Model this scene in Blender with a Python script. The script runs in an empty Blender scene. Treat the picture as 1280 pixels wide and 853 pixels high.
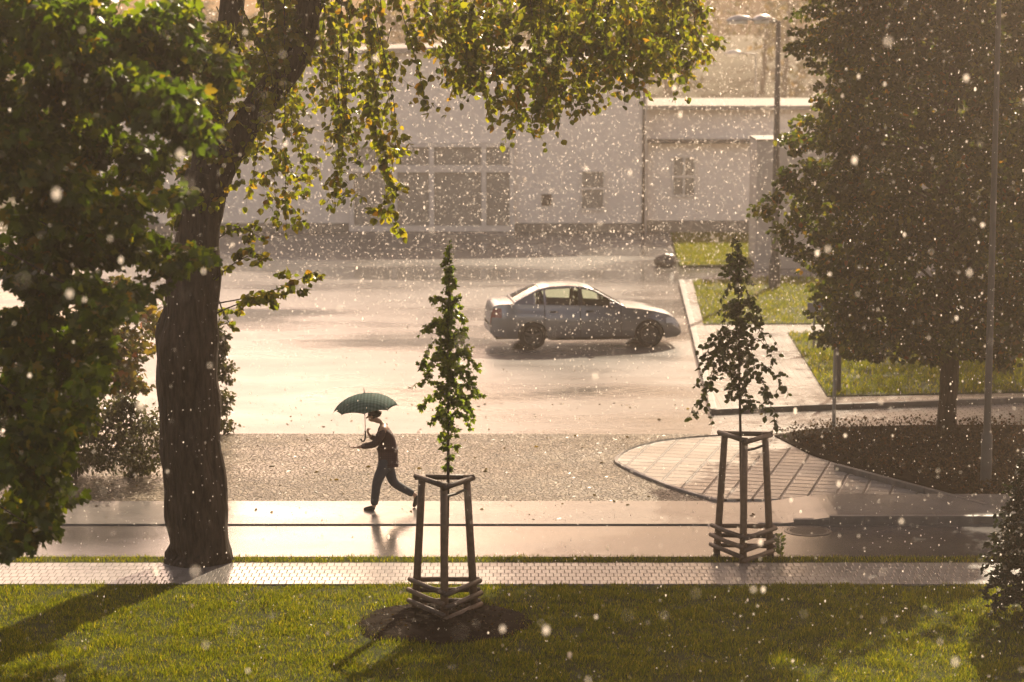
import bpy, bmesh, math, random
import numpy as np
from mathutils import Vector, Matrix, noise

random.seed(7)
RNG = np.random.default_rng(7)
R = math.radians
sc = bpy.context.scene
col = sc.collection

# ------------------------------------------------------------------ camera
F = 3022.0                       # focal length in pixels of the 1280 px wide photograph (85 mm lens)
CH = 7.9                         # camera height: a window on the second storey
TH = math.atan((426.5 - 5) / F)
CT, ST = math.cos(TH), math.sin(TH)


def ray(px, py):
    a, b = (px - 640) / F, (426.5 - py) / F
    return Vector((a, CT + b * ST, -ST + b * CT))


def P(px, py, z=0.0):
    d = ray(px, py)
    t = (z - CH) / d.z
    return Vector((d.x * t, d.y * t, z))


def at(px, py, Y):
    d = ray(px, py)
    t = Y / d.y
    return Vector((d.x * t, Y, CH + d.z * t))


cam_d = bpy.data.cameras.new('camera')
cam_d.lens = 85
cam_d.sensor_width = 36
cam_d.clip_end = 2000
cam_d.dof.use_dof = True
cam_d.dof.focus_distance = 34.5
cam_d.dof.aperture_fstop = 1.5
cam = bpy.data.objects.new('camera', cam_d)
cam.location = (0, 0, CH)
cam.rotation_euler = (math.pi / 2 - TH, 0, 0)
col.objects.link(cam)
sc.camera = cam

# ------------------------------------------------------------------ light
AZ, EL = R(20), R(33.5)            # the sun stands behind the scene, right of the view axis
S = Vector((math.sin(AZ) * math.cos(EL), math.cos(AZ) * math.cos(EL), math.sin(EL)))
sun_d = bpy.data.lights.new('sun', 'SUN')
sun_d.energy = 5.0
sun_d.angle = R(0.5)
sun_d.color = (1.0, 0.82, 0.60)
sun = bpy.data.objects.new('sun', sun_d)
sun.rotation_euler = (-S).to_track_quat('-Z', 'Y').to_euler()
sun.location = (0, 0, 60)
col.objects.link(sun)

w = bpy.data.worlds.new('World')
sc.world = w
w.use_nodes = True
nt = w.node_tree
nt.nodes.clear()
sky = nt.nodes.new('ShaderNodeTexSky')
sky.sky_type = 'NISHITA'
sky.sun_disc = False
sky.sun_elevation = EL
sky.sun_rotation = AZ
sky.air_density = 1.6
sky.dust_density = 7.0
sky.ozone_density = 0.6
mul = nt.nodes.new('ShaderNodeMix')
mul.data_type = 'RGBA'
mul.blend_type = 'MULTIPLY'
mul.inputs[0].default_value = 1.0
mul.inputs[7].default_value = (1.0, 0.81, 0.80, 1)
bg = nt.nodes.new('ShaderNodeBackground')
bg.inputs[1].default_value = 0.15
out = nt.nodes.new('ShaderNodeOutputWorld')
nt.links.new(sky.outputs[0], mul.inputs[6])
# unseen sky brightness shaped by direction: boosted left for ground glow, cut ahead-right
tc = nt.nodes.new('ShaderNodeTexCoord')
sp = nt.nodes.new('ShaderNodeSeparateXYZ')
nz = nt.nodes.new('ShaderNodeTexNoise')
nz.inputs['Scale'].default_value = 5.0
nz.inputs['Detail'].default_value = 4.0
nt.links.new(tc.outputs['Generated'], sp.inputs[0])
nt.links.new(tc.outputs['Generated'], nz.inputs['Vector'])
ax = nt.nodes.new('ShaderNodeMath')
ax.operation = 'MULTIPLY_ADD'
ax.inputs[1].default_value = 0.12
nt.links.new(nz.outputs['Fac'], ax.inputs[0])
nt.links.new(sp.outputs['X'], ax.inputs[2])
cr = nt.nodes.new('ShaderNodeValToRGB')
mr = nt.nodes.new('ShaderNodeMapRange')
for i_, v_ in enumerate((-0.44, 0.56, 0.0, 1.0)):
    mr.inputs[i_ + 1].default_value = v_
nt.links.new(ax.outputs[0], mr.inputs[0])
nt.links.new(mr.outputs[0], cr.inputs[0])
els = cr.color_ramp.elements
SKY_GAIN = [(0.0, 0.8), (0.28, 1.3), (0.385, 3.0), (0.44, 1.9), (0.50, 0.66), (0.57, 0.30), (0.70, 0.22), (1.0, 0.6)]
while len(els) < len(SKY_GAIN):
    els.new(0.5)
for e_, (p_, c_) in zip(els, SKY_GAIN):
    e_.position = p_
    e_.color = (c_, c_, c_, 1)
# that shaping covers only the sky ahead; behind the camera a flat boost applies
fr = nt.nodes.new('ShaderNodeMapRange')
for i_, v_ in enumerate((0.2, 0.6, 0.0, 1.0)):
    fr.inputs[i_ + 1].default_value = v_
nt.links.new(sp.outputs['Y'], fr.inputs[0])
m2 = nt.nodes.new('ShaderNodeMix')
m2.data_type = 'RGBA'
m2.inputs[6].default_value = (1.75, 1.62, 1.48, 1)        # added boost of the unseen rear sky, brightens the facade
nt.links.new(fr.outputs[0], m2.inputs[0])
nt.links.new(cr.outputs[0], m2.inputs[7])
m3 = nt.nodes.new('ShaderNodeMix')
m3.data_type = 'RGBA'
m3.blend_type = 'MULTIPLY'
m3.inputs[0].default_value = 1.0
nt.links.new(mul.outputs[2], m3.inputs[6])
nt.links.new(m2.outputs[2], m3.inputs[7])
# unseen overhead sky dimmed to deepen the shade on the lawn
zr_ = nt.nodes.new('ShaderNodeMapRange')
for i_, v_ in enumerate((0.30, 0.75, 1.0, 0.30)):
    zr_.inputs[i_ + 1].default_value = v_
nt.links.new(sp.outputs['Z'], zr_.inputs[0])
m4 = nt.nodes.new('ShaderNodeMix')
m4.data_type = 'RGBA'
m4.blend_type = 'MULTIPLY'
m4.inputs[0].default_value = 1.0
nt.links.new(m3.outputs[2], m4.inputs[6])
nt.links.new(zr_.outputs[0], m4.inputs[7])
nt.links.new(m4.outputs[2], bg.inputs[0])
nt.links.new(bg.outputs[0], out.inputs[0])

vs = sc.view_settings
vs.view_transform = 'Standard'
vs.look = 'None'
vs.gamma = 1
vs.exposure = 0.88
cy = sc.cycles
cy.max_bounces = 6
cy.diffuse_bounces = 2
cy.glossy_bounces = 3
cy.transmission_bounces = 5
cy.transparent_max_bounces = 12
cy.volume_bounces = 0
cy.caustics_reflective = False
cy.caustics_refractive = False
cy.sample_clamp_indirect = 6
cy.use_denoising = True
cy.denoising_prefilter = 'ACCURATE'
cy.denoising_input_passes = 'RGB_ALBEDO_NORMAL'
cy.denoiser = 'OPENIMAGEDENOISE'


# ------------------------------------------------------------------ materials
class NT:
    def __init__(s, name):
        s.m = bpy.data.materials.new(name)
        s.m.use_nodes = True
        s.t = s.m.node_tree
        s.t.nodes.clear()
        s.o = s.t.nodes.new('ShaderNodeOutputMaterial')

    def n(s, typ, **kw):
        x = s.t.nodes.new('ShaderNode' + typ)
        for k, v in kw.items():
            if k.startswith('i_'):
                x.inputs[k[2:].replace('_', ' ')].default_value = v
            else:
                setattr(x, k, v)
        return x

    def l(s, a, b):
        s.t.links.new(a, b)

    def coords(s):
        return s.n('TexCoord').outputs['Object']

    def noise(s, scale, detail=4, rough=0.55, stretch=None):
        c = s.coords()
        if stretch:
            mp = s.n('Mapping')
            mp.inputs['Scale'].default_value = stretch
            s.l(c, mp.inputs['Vector'])
            c = mp.outputs[0]
        x = s.n('TexNoise', i_Scale=scale, i_Detail=detail, i_Roughness=rough)
        s.l(c, x.inputs['Vector'])
        return x.outputs['Fac']

    def ramp(s, fac, stops):
        r = s.n('ValToRGB')
        e = r.color_ramp.elements
        while len(e) < len(stops):
            e.new(0.5)
        for el, (p, c) in zip(e, stops):
            el.position = p
            el.color = (*c, 1) if len(c) == 3 else c
        s.l(fac, r.inputs[0])
        return r.outputs[0]

    def mapr(s, fac, a, b, c, d):
        r = s.n('MapRange')
        for i, v in enumerate((a, b, c, d)):
            r.inputs[i + 1].default_value = v
        s.l(fac, r.inputs[0])
        return r.outputs[0]

    def bump(s, h, strength, dist, prev=None):
        b = s.n('Bump', i_Strength=strength, i_Distance=dist)
        s.l(h, b.inputs['Height'])
        if prev is not None:
            s.l(prev, b.inputs['Normal'])
        return b.outputs[0]

    def bsdf(s, base=None, rough=None, metal=0.0, ior=1.45, normal=None, spec=0.5):
        b = s.n('BsdfPrincipled')
        for key, v in (('Base Color', base), ('Roughness', rough)):
            if v is None:
                continue
            if isinstance(v, (int, float)):
                b.inputs[key].default_value = v
            elif isinstance(v, tuple):
                b.inputs[key].default_value = (*v, 1)
            else:
                s.l(v, b.inputs[key])
        b.inputs['Metallic'].default_value = metal
        b.inputs['IOR'].default_value = ior
        b.inputs['Specular IOR Level'].default_value = spec
        if normal is not None:
            s.l(normal, b.inputs['Normal'])
        return b

    def done(s, sh):
        s.l(sh.outputs[0] if hasattr(sh, 'outputs') else sh, s.o.inputs['Surface'])
        return s.m


def plain(name, c, rough=0.5, metal=0.0, var=0.25, scale=6.0, bump=0.0, spec=0.5):
    k = NT(name)
    f = k.noise(scale)
    base = k.ramp(f, [(0.25, tuple(x * (1 - var) for x in c)), (0.75, tuple(min(1, x * (1 + var)) for x in c))])
    nm = k.bump(k.noise(scale * 6), bump, 0.01) if bump else None
    return k.done(k.bsdf(base, rough, metal, normal=nm, spec=spec))


def wet(name, c0, c1, scale, r_wet, r_dry, ripple=0.25, puddle=0.35, brick=None, cells=None, grain=60.0, stretch=None, spec=0.5):
    """Rain-soaked paving: a film of water over a dark base, smoother where water stands."""
    k = NT(name)
    f = k.noise(scale, 6, stretch=stretch)
    base = k.ramp(f, [(0.3, c0), (0.7, c1)])
    pud = k.noise(puddle, 3, 0.5, stretch=(0.45, 1, 1))
    rough = k.mapr(pud, 0.42, 0.60, r_dry, r_wet)
    nm = None
    g = k.noise(grain, 3)
    if cells:
        v = k.n('TexVoronoi', i_Scale=cells, feature='DISTANCE_TO_EDGE')
        k.l(k.coords(), v.inputs['Vector'])
        v2 = k.n('TexVoronoi', i_Scale=cells)
        k.l(k.coords(), v2.inputs['Vector'])
        h = k.mapr(v.outputs['Distance'], 0.0, 0.16, 0, 1)
        bwn = k.n('RGBToBW')
        k.l(v2.outputs['Color'], bwn.inputs[0])
        mx = k.n('Mix', data_type='RGBA', blend_type='MULTIPLY')
        mx.inputs[0].default_value = 1
        k.l(base, mx.inputs[6])
        k.l(k.ramp(bwn.outputs[0], [(0.1, (0.40, 0.37, 0.32)), (0.9, (1.15, 1.1, 1.0))]), mx.inputs[7])
        base = mx.outputs[2]
        ad2 = k.n('Math', operation='ADD')
        k.l(h, ad2.inputs[0])
        k.l(bwn.outputs[0], ad2.inputs[1])
        nm = k.bump(ad2.outputs[0], 1.0, 0.03)
        mxr = k.n('Math', operation='MAXIMUM')
        k.l(rough, mxr.inputs[0])
        k.l(k.mapr(v.outputs['Distance'], 0.0, 0.10, 0.8, 0.0), mxr.inputs[1])
        rough = mxr.outputs[0]
    if brick:
        bw, bh, mort, strength, scl, turn = brick
        mp = k.n('Mapping')
        mp.inputs['Rotation'].default_value = (0, 0, R(turn))
        k.l(k.coords(), mp.inputs['Vector'])
        br = k.n('TexBrick')
        br.offset = 0.5 if turn == 0 else 0.0
        br.inputs['Scale'].default_value = scl
        br.inputs['Mortar Size'].default_value = mort
        br.inputs['Mortar Smooth'].default_value = 0.6
        br.inputs['Brick Width'].default_value = bw
        br.inputs['Row Height'].default_value = bh
        br.inputs['Color1'].default_value = (1, 1, 1, 1)
        br.inputs['Color2'].default_value = (0.72, 0.72, 0.72, 1)
        br.inputs['Mortar'].default_value = (0.25, 0.22, 0.18, 1)
        k.l(mp.outputs[0], br.inputs['Vector'])
        mx = k.n('Mix', data_type='RGBA', blend_type='MULTIPLY')
        mx.inputs[0].default_value = 1
        k.l(base, mx.inputs[6])
        k.l(br.outputs['Color'], mx.inputs[7])
        base = mx.outputs[2]
        inv = k.mapr(br.outputs['Fac'], 0, 1, 1, 0)
        nm = k.bump(inv, strength, 0.02)
        # joints are rough, the stones carry the water film
        ad = k.n('Math', operation='MAXIMUM')
        k.l(rough, ad.inputs[0])
        k.l(k.mapr(br.outputs['Fac'], 0, 1, 0, 0.6), ad.inputs[1])
        rough = ad.outputs[0]
    rip = k.noise(9.0, 2, 0.6)
    nm = k.bump(rip, ripple, 0.02, nm)
    nm = k.bump(k.noise(2.4, 3, 0.6), ripple * 0.8, 0.05, nm)
    gd = k.n('Math', operation='MULTIPLY')
    k.l(g, gd.inputs[0])
    k.l(k.mapr(pud, 0.42, 0.6, 1.0, 0.12), gd.inputs[1])
    nm = k.bump(gd.outputs[0], 0.35, 0.006, nm)
    b = k.bsdf(base, rough, ior=1.40, normal=nm, spec=spec)
    return k.done(b)


def leafmat(name, stops, trans=0.5, tcol=(1.5, 1.5, 0.7), rough=0.35, spec=0.35, patch=0.9):
    k = NT(name)
    g = k.n('NewGeometry')
    c = k.ramp(g.outputs['Random Per Island'], stops)
    if patch:                                   # leaf colour also drifts from spray to spray
        pm = k.n('Mix', data_type='RGBA', blend_type='MULTIPLY')
        pm.inputs[0].default_value = 1
        pm.clamp_result = False
        k.l(c, pm.inputs[6])
        k.l(k.ramp(k.noise(patch, 3, 0.6), [(0.36, (0.55, 0.6, 0.6)), (0.52, (0.95, 0.95, 0.9)), (0.66, (1.4, 1.35, 1.05))]), pm.inputs[7])
        c = pm.outputs[2]
    b = k.bsdf(c, rough, spec=spec)
    tr = k.n('BsdfTranslucent')
    mx = k.n('Mix', data_type='RGBA', blend_type='MULTIPLY')
    mx.inputs[0].default_value = 1
    mx.clamp_result = False
    k.l(c, mx.inputs[6])
    mx.inputs[7].default_value = (*tcol, 1)
    k.l(mx.outputs[2], tr.inputs[0])
    ms = k.n('MixShader')
    ms.inputs[0].default_value = trans
    k.l(b.outputs[0], ms.inputs[1])
    k.l(tr.outputs[0], ms.inputs[2])
    return k.done(ms)


def barkmat(name, c0, c1, sc_=9.0, st=0.8):
    k = NT(name)
    f = k.noise(sc_, 6, 0.65, stretch=(1, 1, 0.22))
    v = k.n('TexVoronoi', i_Scale=sc_ * 1.4)
    mp = k.n('Mapping')
    mp.inputs['Scale'].default_value = (1, 1, 0.2)
    k.l(k.coords(), mp.inputs[0])
    k.l(mp.outputs[0], v.inputs['Vector'])
    base = k.ramp(f, [(0.3, c0), (0.7, c1)])
    nm = k.bump(v.outputs['Distance'], st, 0.04)
    nm = k.bump(f, st, 0.03, nm)
    return k.done(k.bsdf(base, 0.7, normal=nm, spec=0.15))


M = {}
M['asphalt'] = wet('wet_asphalt', (0.105, 0.098, 0.090), (0.165, 0.155, 0.142), 0.9, 0.13, 0.38, 0.22, 0.22, grain=45)
M['road'] = wet('wet_road', (0.060, 0.055, 0.052), (0.085, 0.078, 0.074), 1.5, 0.10, 0.22, 0.08, 0.30, grain=50, spec=0.42)
M['cobble'] = wet('wet_cobble', (0.16, 0.138, 0.105), (0.28, 0.24, 0.185), 2.2, 0.30, 0.50, 0.2, 0.5, cells=13.0, grain=35, spec=0.25)
M['slab'] = wet('wet_slab', (0.15, 0.14, 0.13), (0.20, 0.185, 0.17), 1.4, 0.12, 0.22, 0.08, 0.4, grain=60, spec=0.33)
M['paver'] = wet('wet_paver', (0.27, 0.25, 0.225), (0.38, 0.35, 0.31), 2.0, 0.2, 0.34, 0.15, 0.4, brick=(0.42, 0.30, 0.030, 1.0, 1.0, 14), grain=60)
M['brickwalk'] = wet('wet_brick_walk', (0.20, 0.18, 0.165), (0.28, 0.25, 0.23), 2.0, 0.22, 0.36, 0.15, 0.4, brick=(0.24, 0.12, 0.014, 0.5, 1.0, 0), grain=60)
M['sidewalk'] = wet('wet_sidewalk', (0.20, 0.185, 0.17), (0.29, 0.27, 0.245), 2.5, 0.20, 0.33, 0.12, 0.5, brick=(0.105, 0.21, 0.010, 0.5, 1.0, 0), grain=60)
M['kerb'] = plain('kerb_stone', (0.11, 0.10, 0.09), 0.5, var=0.3, scale=5, bump=0.3)
M['soil'] = plain('wet_soil', (0.016, 0.011, 0.007), 0.9, var=0.5, scale=9, bump=0.9, spec=0.03)
M['earth'] = plain('turf_soil', (0.030, 0.036, 0.008), 0.95, var=0.5, scale=3.0, bump=0.8, spec=0.1)
M['terrain'] = plain('terrain_soil', (0.05, 0.05, 0.025), 0.9, var=0.4, scale=0.4, spec=0.1)
M['turf'] = plain('turf', (0.045, 0.055, 0.014), 0.8, var=0.45, scale=2.0, bump=0.9, spec=0.1)
M['wall'] = plain('grey_render', (0.80, 0.72, 0.64), 0.8, var=0.08, scale=0.9)
M['wall2'] = plain('pale_render', (0.81, 0.73, 0.65), 0.8, var=0.08, scale=0.9)
M['roof'] = plain('wet_roof_sheet', (0.24, 0.22, 0.20), 0.7, spec=0.2, var=0.1, scale=0.8)
M['white'] = plain('white_frame', (0.66, 0.60, 0.54), 0.5, var=0.05)
M['dark_trim'] = plain('dark_trim', (0.07, 0.065, 0.06), 0.5, var=0.2)
M['plinth'] = plain('plinth_render', (0.22, 0.20, 0.17), 0.6, var=0.2, scale=2)
M['pane'] = plain('dark_glazing', (0.30, 0.275, 0.24), 0.25, var=0.1)
M['galv'] = plain('galvanised_steel', (0.24, 0.23, 0.215), 0.45, metal=0.55, var=0.15, scale=4)
M['lamp_white'] = plain('lamp_lens', (0.8, 0.78, 0.72), 0.2, var=0.03)
M['lamp_grey'] = plain('lamp_housing', (0.42, 0.40, 0.38), 0.35, metal=0.3, var=0.05)
M['wood'] = plain('weathered_stake_wood', (0.115, 0.075, 0.046), 0.55, var=0.4, scale=14, bump=0.5)
M['wood_dark'] = plain('dark_wet_wood', (0.060, 0.040, 0.026), 0.5, var=0.4, scale=14, bump=0.5)
M['lamp_dark'] = plain('dark_painted_pole', (0.075, 0.068, 0.06), 0.5, var=0.2, scale=4, spec=0.3)
M['strap'] = plain('black_tie_strap', (0.02, 0.018, 0.016), 0.6)
M['rock'] = plain('dark_wet_stone', (0.085, 0.08, 0.07), 0.35, var=0.4, scale=5, bump=0.6)
M['iron'] = plain('cast_iron', (0.06, 0.055, 0.05), 0.4, metal=0.4, var=0.3, scale=20)
M['bark'] = barkmat('furrowed_bark', (0.012, 0.009, 0.006), (0.070, 0.052, 0.036), 12.0, 1.0)
M['bark_fine'] = barkmat('smooth_bark', (0.030, 0.023, 0.017), (0.075, 0.058, 0.042), 16, 0.4)
M['leaf_linden'] = leafmat('linden_leaf', [(0.0, (0.045, 0.062, 0.014)), (0.5, (0.085, 0.095, 0.018)), (0.88, (0.125, 0.115, 0.022)), (1.0, (0.15, 0.08, 0.025))], 0.62, (3.6, 3.5, 0.6))
M['leaf_maple'] = leafmat('maple_leaf', [(0.0, (0.026, 0.044, 0.008)), (0.7, (0.054, 0.080, 0.013)), (0.93, (0.10, 0.105, 0.018)), (1.0, (0.17, 0.10, 0.02))], 0.58, (3.5, 3.6, 0.4))
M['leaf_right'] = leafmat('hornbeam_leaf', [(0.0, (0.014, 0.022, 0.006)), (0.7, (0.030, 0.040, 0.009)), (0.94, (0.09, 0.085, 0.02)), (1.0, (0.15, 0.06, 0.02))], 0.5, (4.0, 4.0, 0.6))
M['leaf_young'] = leafmat('young_leaf', [(0.0, (0.035, 0.055, 0.018)), (0.7, (0.065, 0.085, 0.028)), (1.0, (0.10, 0.11, 0.035))], 0.66, (4.2, 4.4, 0.8))
M['leaf_dark'] = leafmat('dark_young_leaf', [(0.0, (0.022, 0.034, 0.013)), (1.0, (0.048, 0.060, 0.022))], 0.45, (2.2, 2.4, 0.7))
M['leaf_autumn'] = leafmat('autumn_leaf', [(0.0, (0.06, 0.075, 0.02)), (0.5, (0.12, 0.115, 0.022)), (0.88, (0.20, 0.14, 0.025)), (1.0, (0.26, 0.08, 0.025))], 0.5, (1.5, 1.4, 0.8))
M['leaf_shrub'] = leafmat('shrub_leaf', [(0.0, (0.05, 0.055, 0.03)), (1.0, (0.10, 0.095, 0.05))], 0.45, (1.4, 1.4, 0.8))
M['leaf_far'] = leafmat('far_leaf', [(0.0, (0.05, 0.052, 0.022)), (0.6, (0.10, 0.085, 0.035)), (1.0, (0.17, 0.11, 0.04))], 0.45, (1.5, 1.4, 0.8))
M['needle'] = leafmat('evergreen_needle', [(0.0, (0.012, 0.018, 0.008)), (1.0, (0.030, 0.038, 0.016))], 0.25, (1.2, 1.4, 0.7))
M['grass'] = leafmat('grass_blade', [(0.0, (0.036, 0.050, 0.006)), (0.55, (0.072, 0.086, 0.010)), (0.88, (0.12, 0.12, 0.02)), (1.0, (0.20, 0.16, 0.05))], 0.55, (3.4, 3.3, 0.4), 0.6, 0.05, 0)
M['litter'] = leafmat('fallen_leaf', [(0.0, (0.08, 0.055, 0.02)), (0.5, (0.15, 0.11, 0.03)), (1.0, (0.24, 0.19, 0.06))], 0.3, (1.3, 1.2, 0.7))
M['cover'] = leafmat('ground_cover_leaf', [(0.0, (0.022, 0.020, 0.010)), (0.6, (0.05, 0.036, 0.016)), (1.0, (0.09, 0.04, 0.02))], 0.3, (1.3, 1.2, 0.7), 0.6, 0.12)
M['skin'] = plain('skin', (0.36, 0.22, 0.15), 0.5, var=0.05)
M['hair'] = plain('dark_hair', (0.018, 0.013, 0.010), 0.4, var=0.2, scale=60)
M['jeans'] = plain('dark_denim', (0.030, 0.036, 0.045), 0.75, var=0.25, scale=30)
M['shoe'] = plain('dark_shoe_leather', (0.022, 0.018, 0.016), 0.35)
M['tyre'] = plain('tyre_rubber', (0.018, 0.017, 0.016), 0.6)
M['rim'] = plain('alloy_rim', (0.09, 0.088, 0.085), 0.45, metal=0.3, var=0.05)
M['plastic'] = plain('black_plastic', (0.022, 0.021, 0.02), 0.5)
M['seat'] = plain('seat_cloth', (0.035, 0.033, 0.032), 0.8)
M['tail'] = plain('red_tail_lens', (0.16, 0.03, 0.025), 0.15)
M['headlens'] = plain('clear_head_lens', (0.55, 0.55, 0.55), 0.08, var=0.05)
M['steel'] = plain('umbrella_steel', (0.3, 0.3, 0.3), 0.3, metal=0.9)


def _paint():
    k = NT('silver_blue_paint')
    f = k.noise(700, 2)
    base = k.ramp(f, [(0.3, (0.21, 0.212, 0.225)), (0.7, (0.26, 0.262, 0.275))])
    b = k.bsdf(base, 0.26, 0.7, spec=0.2)
    b.inputs['Coat Weight'].default_value = 0.0
    b.inputs['Coat Roughness'].default_value = 0.08
    return k.done(b)


def _glass():
    k = NT('car_window_glass')
    tr = k.n('BsdfTransparent')
    tr.inputs[0].default_value = (0.86, 0.93, 0.82, 1)
    gl = k.n('BsdfGlossy')
    gl.inputs['Roughness'].default_value = 0.03
    fr = k.n('Fresnel', i_IOR=1.45)
    ms = k.n('MixShader')
    k.l(fr.outputs[0], ms.inputs[0])
    k.l(tr.outputs[0], ms.inputs[1])
    k.l(gl.outputs[0], ms.inputs[2])
    return k.done(ms)


def _drop():
    k = NT('rain_water')
    tr = k.n('BsdfTranslucent')
    tr.inputs[0].default_value = (1, 0.94, 0.86, 1)
    rf = k.n('BsdfTransparent')
    ms = k.n('MixShader')
    ms.inputs[0].default_value = 0.5
    k.l(tr.outputs[0], ms.inputs[1])
    k.l(rf.outputs[0], ms.inputs[2])
    return k.done(ms)


def _shirt():
    k = NT('dark_red_checked_cloth')
    c = k.coords()
    w1 = k.n('TexWave', bands_direction='Z', i_Scale=9.0)
    w2 = k.n('TexWave', bands_direction='X', i_Scale=9.0)
    k.l(c, w1.inputs['Vector'])
    k.l(c, w2.inputs['Vector'])
    mu = k.n('Math', operation='ADD')
    k.l(w1.outputs['Fac'], mu.inputs[0])
    k.l(w2.outputs['Fac'], mu.inputs[1])
    base = k.ramp(k.mapr(mu.outputs[0], 0, 2, 0, 1), [(0.25, (0.026, 0.012, 0.012)), (0.75, (0.055, 0.024, 0.023))])
    return k.done(k.bsdf(base, 0.7))


def _canopy():
    k = NT('green_checked_umbrella_cloth')
    c = k.coords()
    w1 = k.n('TexWave', bands_direction='X', i_Scale=6.0)
    w2 = k.n('TexWave', bands_direction='Y', i_Scale=6.0)
    k.l(c, w1.inputs['Vector'])
    k.l(c, w2.inputs['Vector'])
    mu = k.n('Math', operation='ADD')
    k.l(w1.outputs['Fac'], mu.inputs[0])
    k.l(w2.outputs['Fac'], mu.inputs[1])
    base = k.ramp(k.mapr(mu.outputs[0], 0, 2, 0, 1), [(0.25, (0.11, 0.19, 0.165)), (0.8, (0.21, 0.33, 0.29))])
    b = k.bsdf(base, 0.75, spec=0.15)
    tr = k.n('BsdfTranslucent')
    k.l(base, tr.inputs[0])
    ms = k.n('MixShader')
    ms.inputs[0].default_value = 0.6
    k.l(b.outputs[0], ms.inputs[1])
    k.l(tr.outputs[0], ms.inputs[2])
    return k.done(ms)


M['paint'], M['glass'], M['drop'], M['shirt'], M['canopy'] = _paint(), _glass(), _drop(), _shirt(), _canopy()


# ------------------------------------------------------------------ mesh helpers
def tag(o, label, cat, group=None, kind=None):
    o['label'] = label
    o['category'] = cat
    if group:
        o['group'] = group
    if kind:
        o['kind'] = kind
    return o


def empty(name, loc, rz=0.0):
    o = bpy.data.objects.new(name, None)
    o.empty_display_size = 0.3
    o.location = loc
    o.rotation_euler = (0, 0, rz)
    col.objects.link(o)
    return o


def link(name, me, parent=None):
    o = bpy.data.objects.new(name, me)
    col.objects.link(o)
    if parent is not None:
        o.parent = parent
    return o


def origin_of(parent):
    v = Vector((0, 0, 0))
    while parent is not None:
        v += parent.location
        parent = parent.parent
    return v


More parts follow.
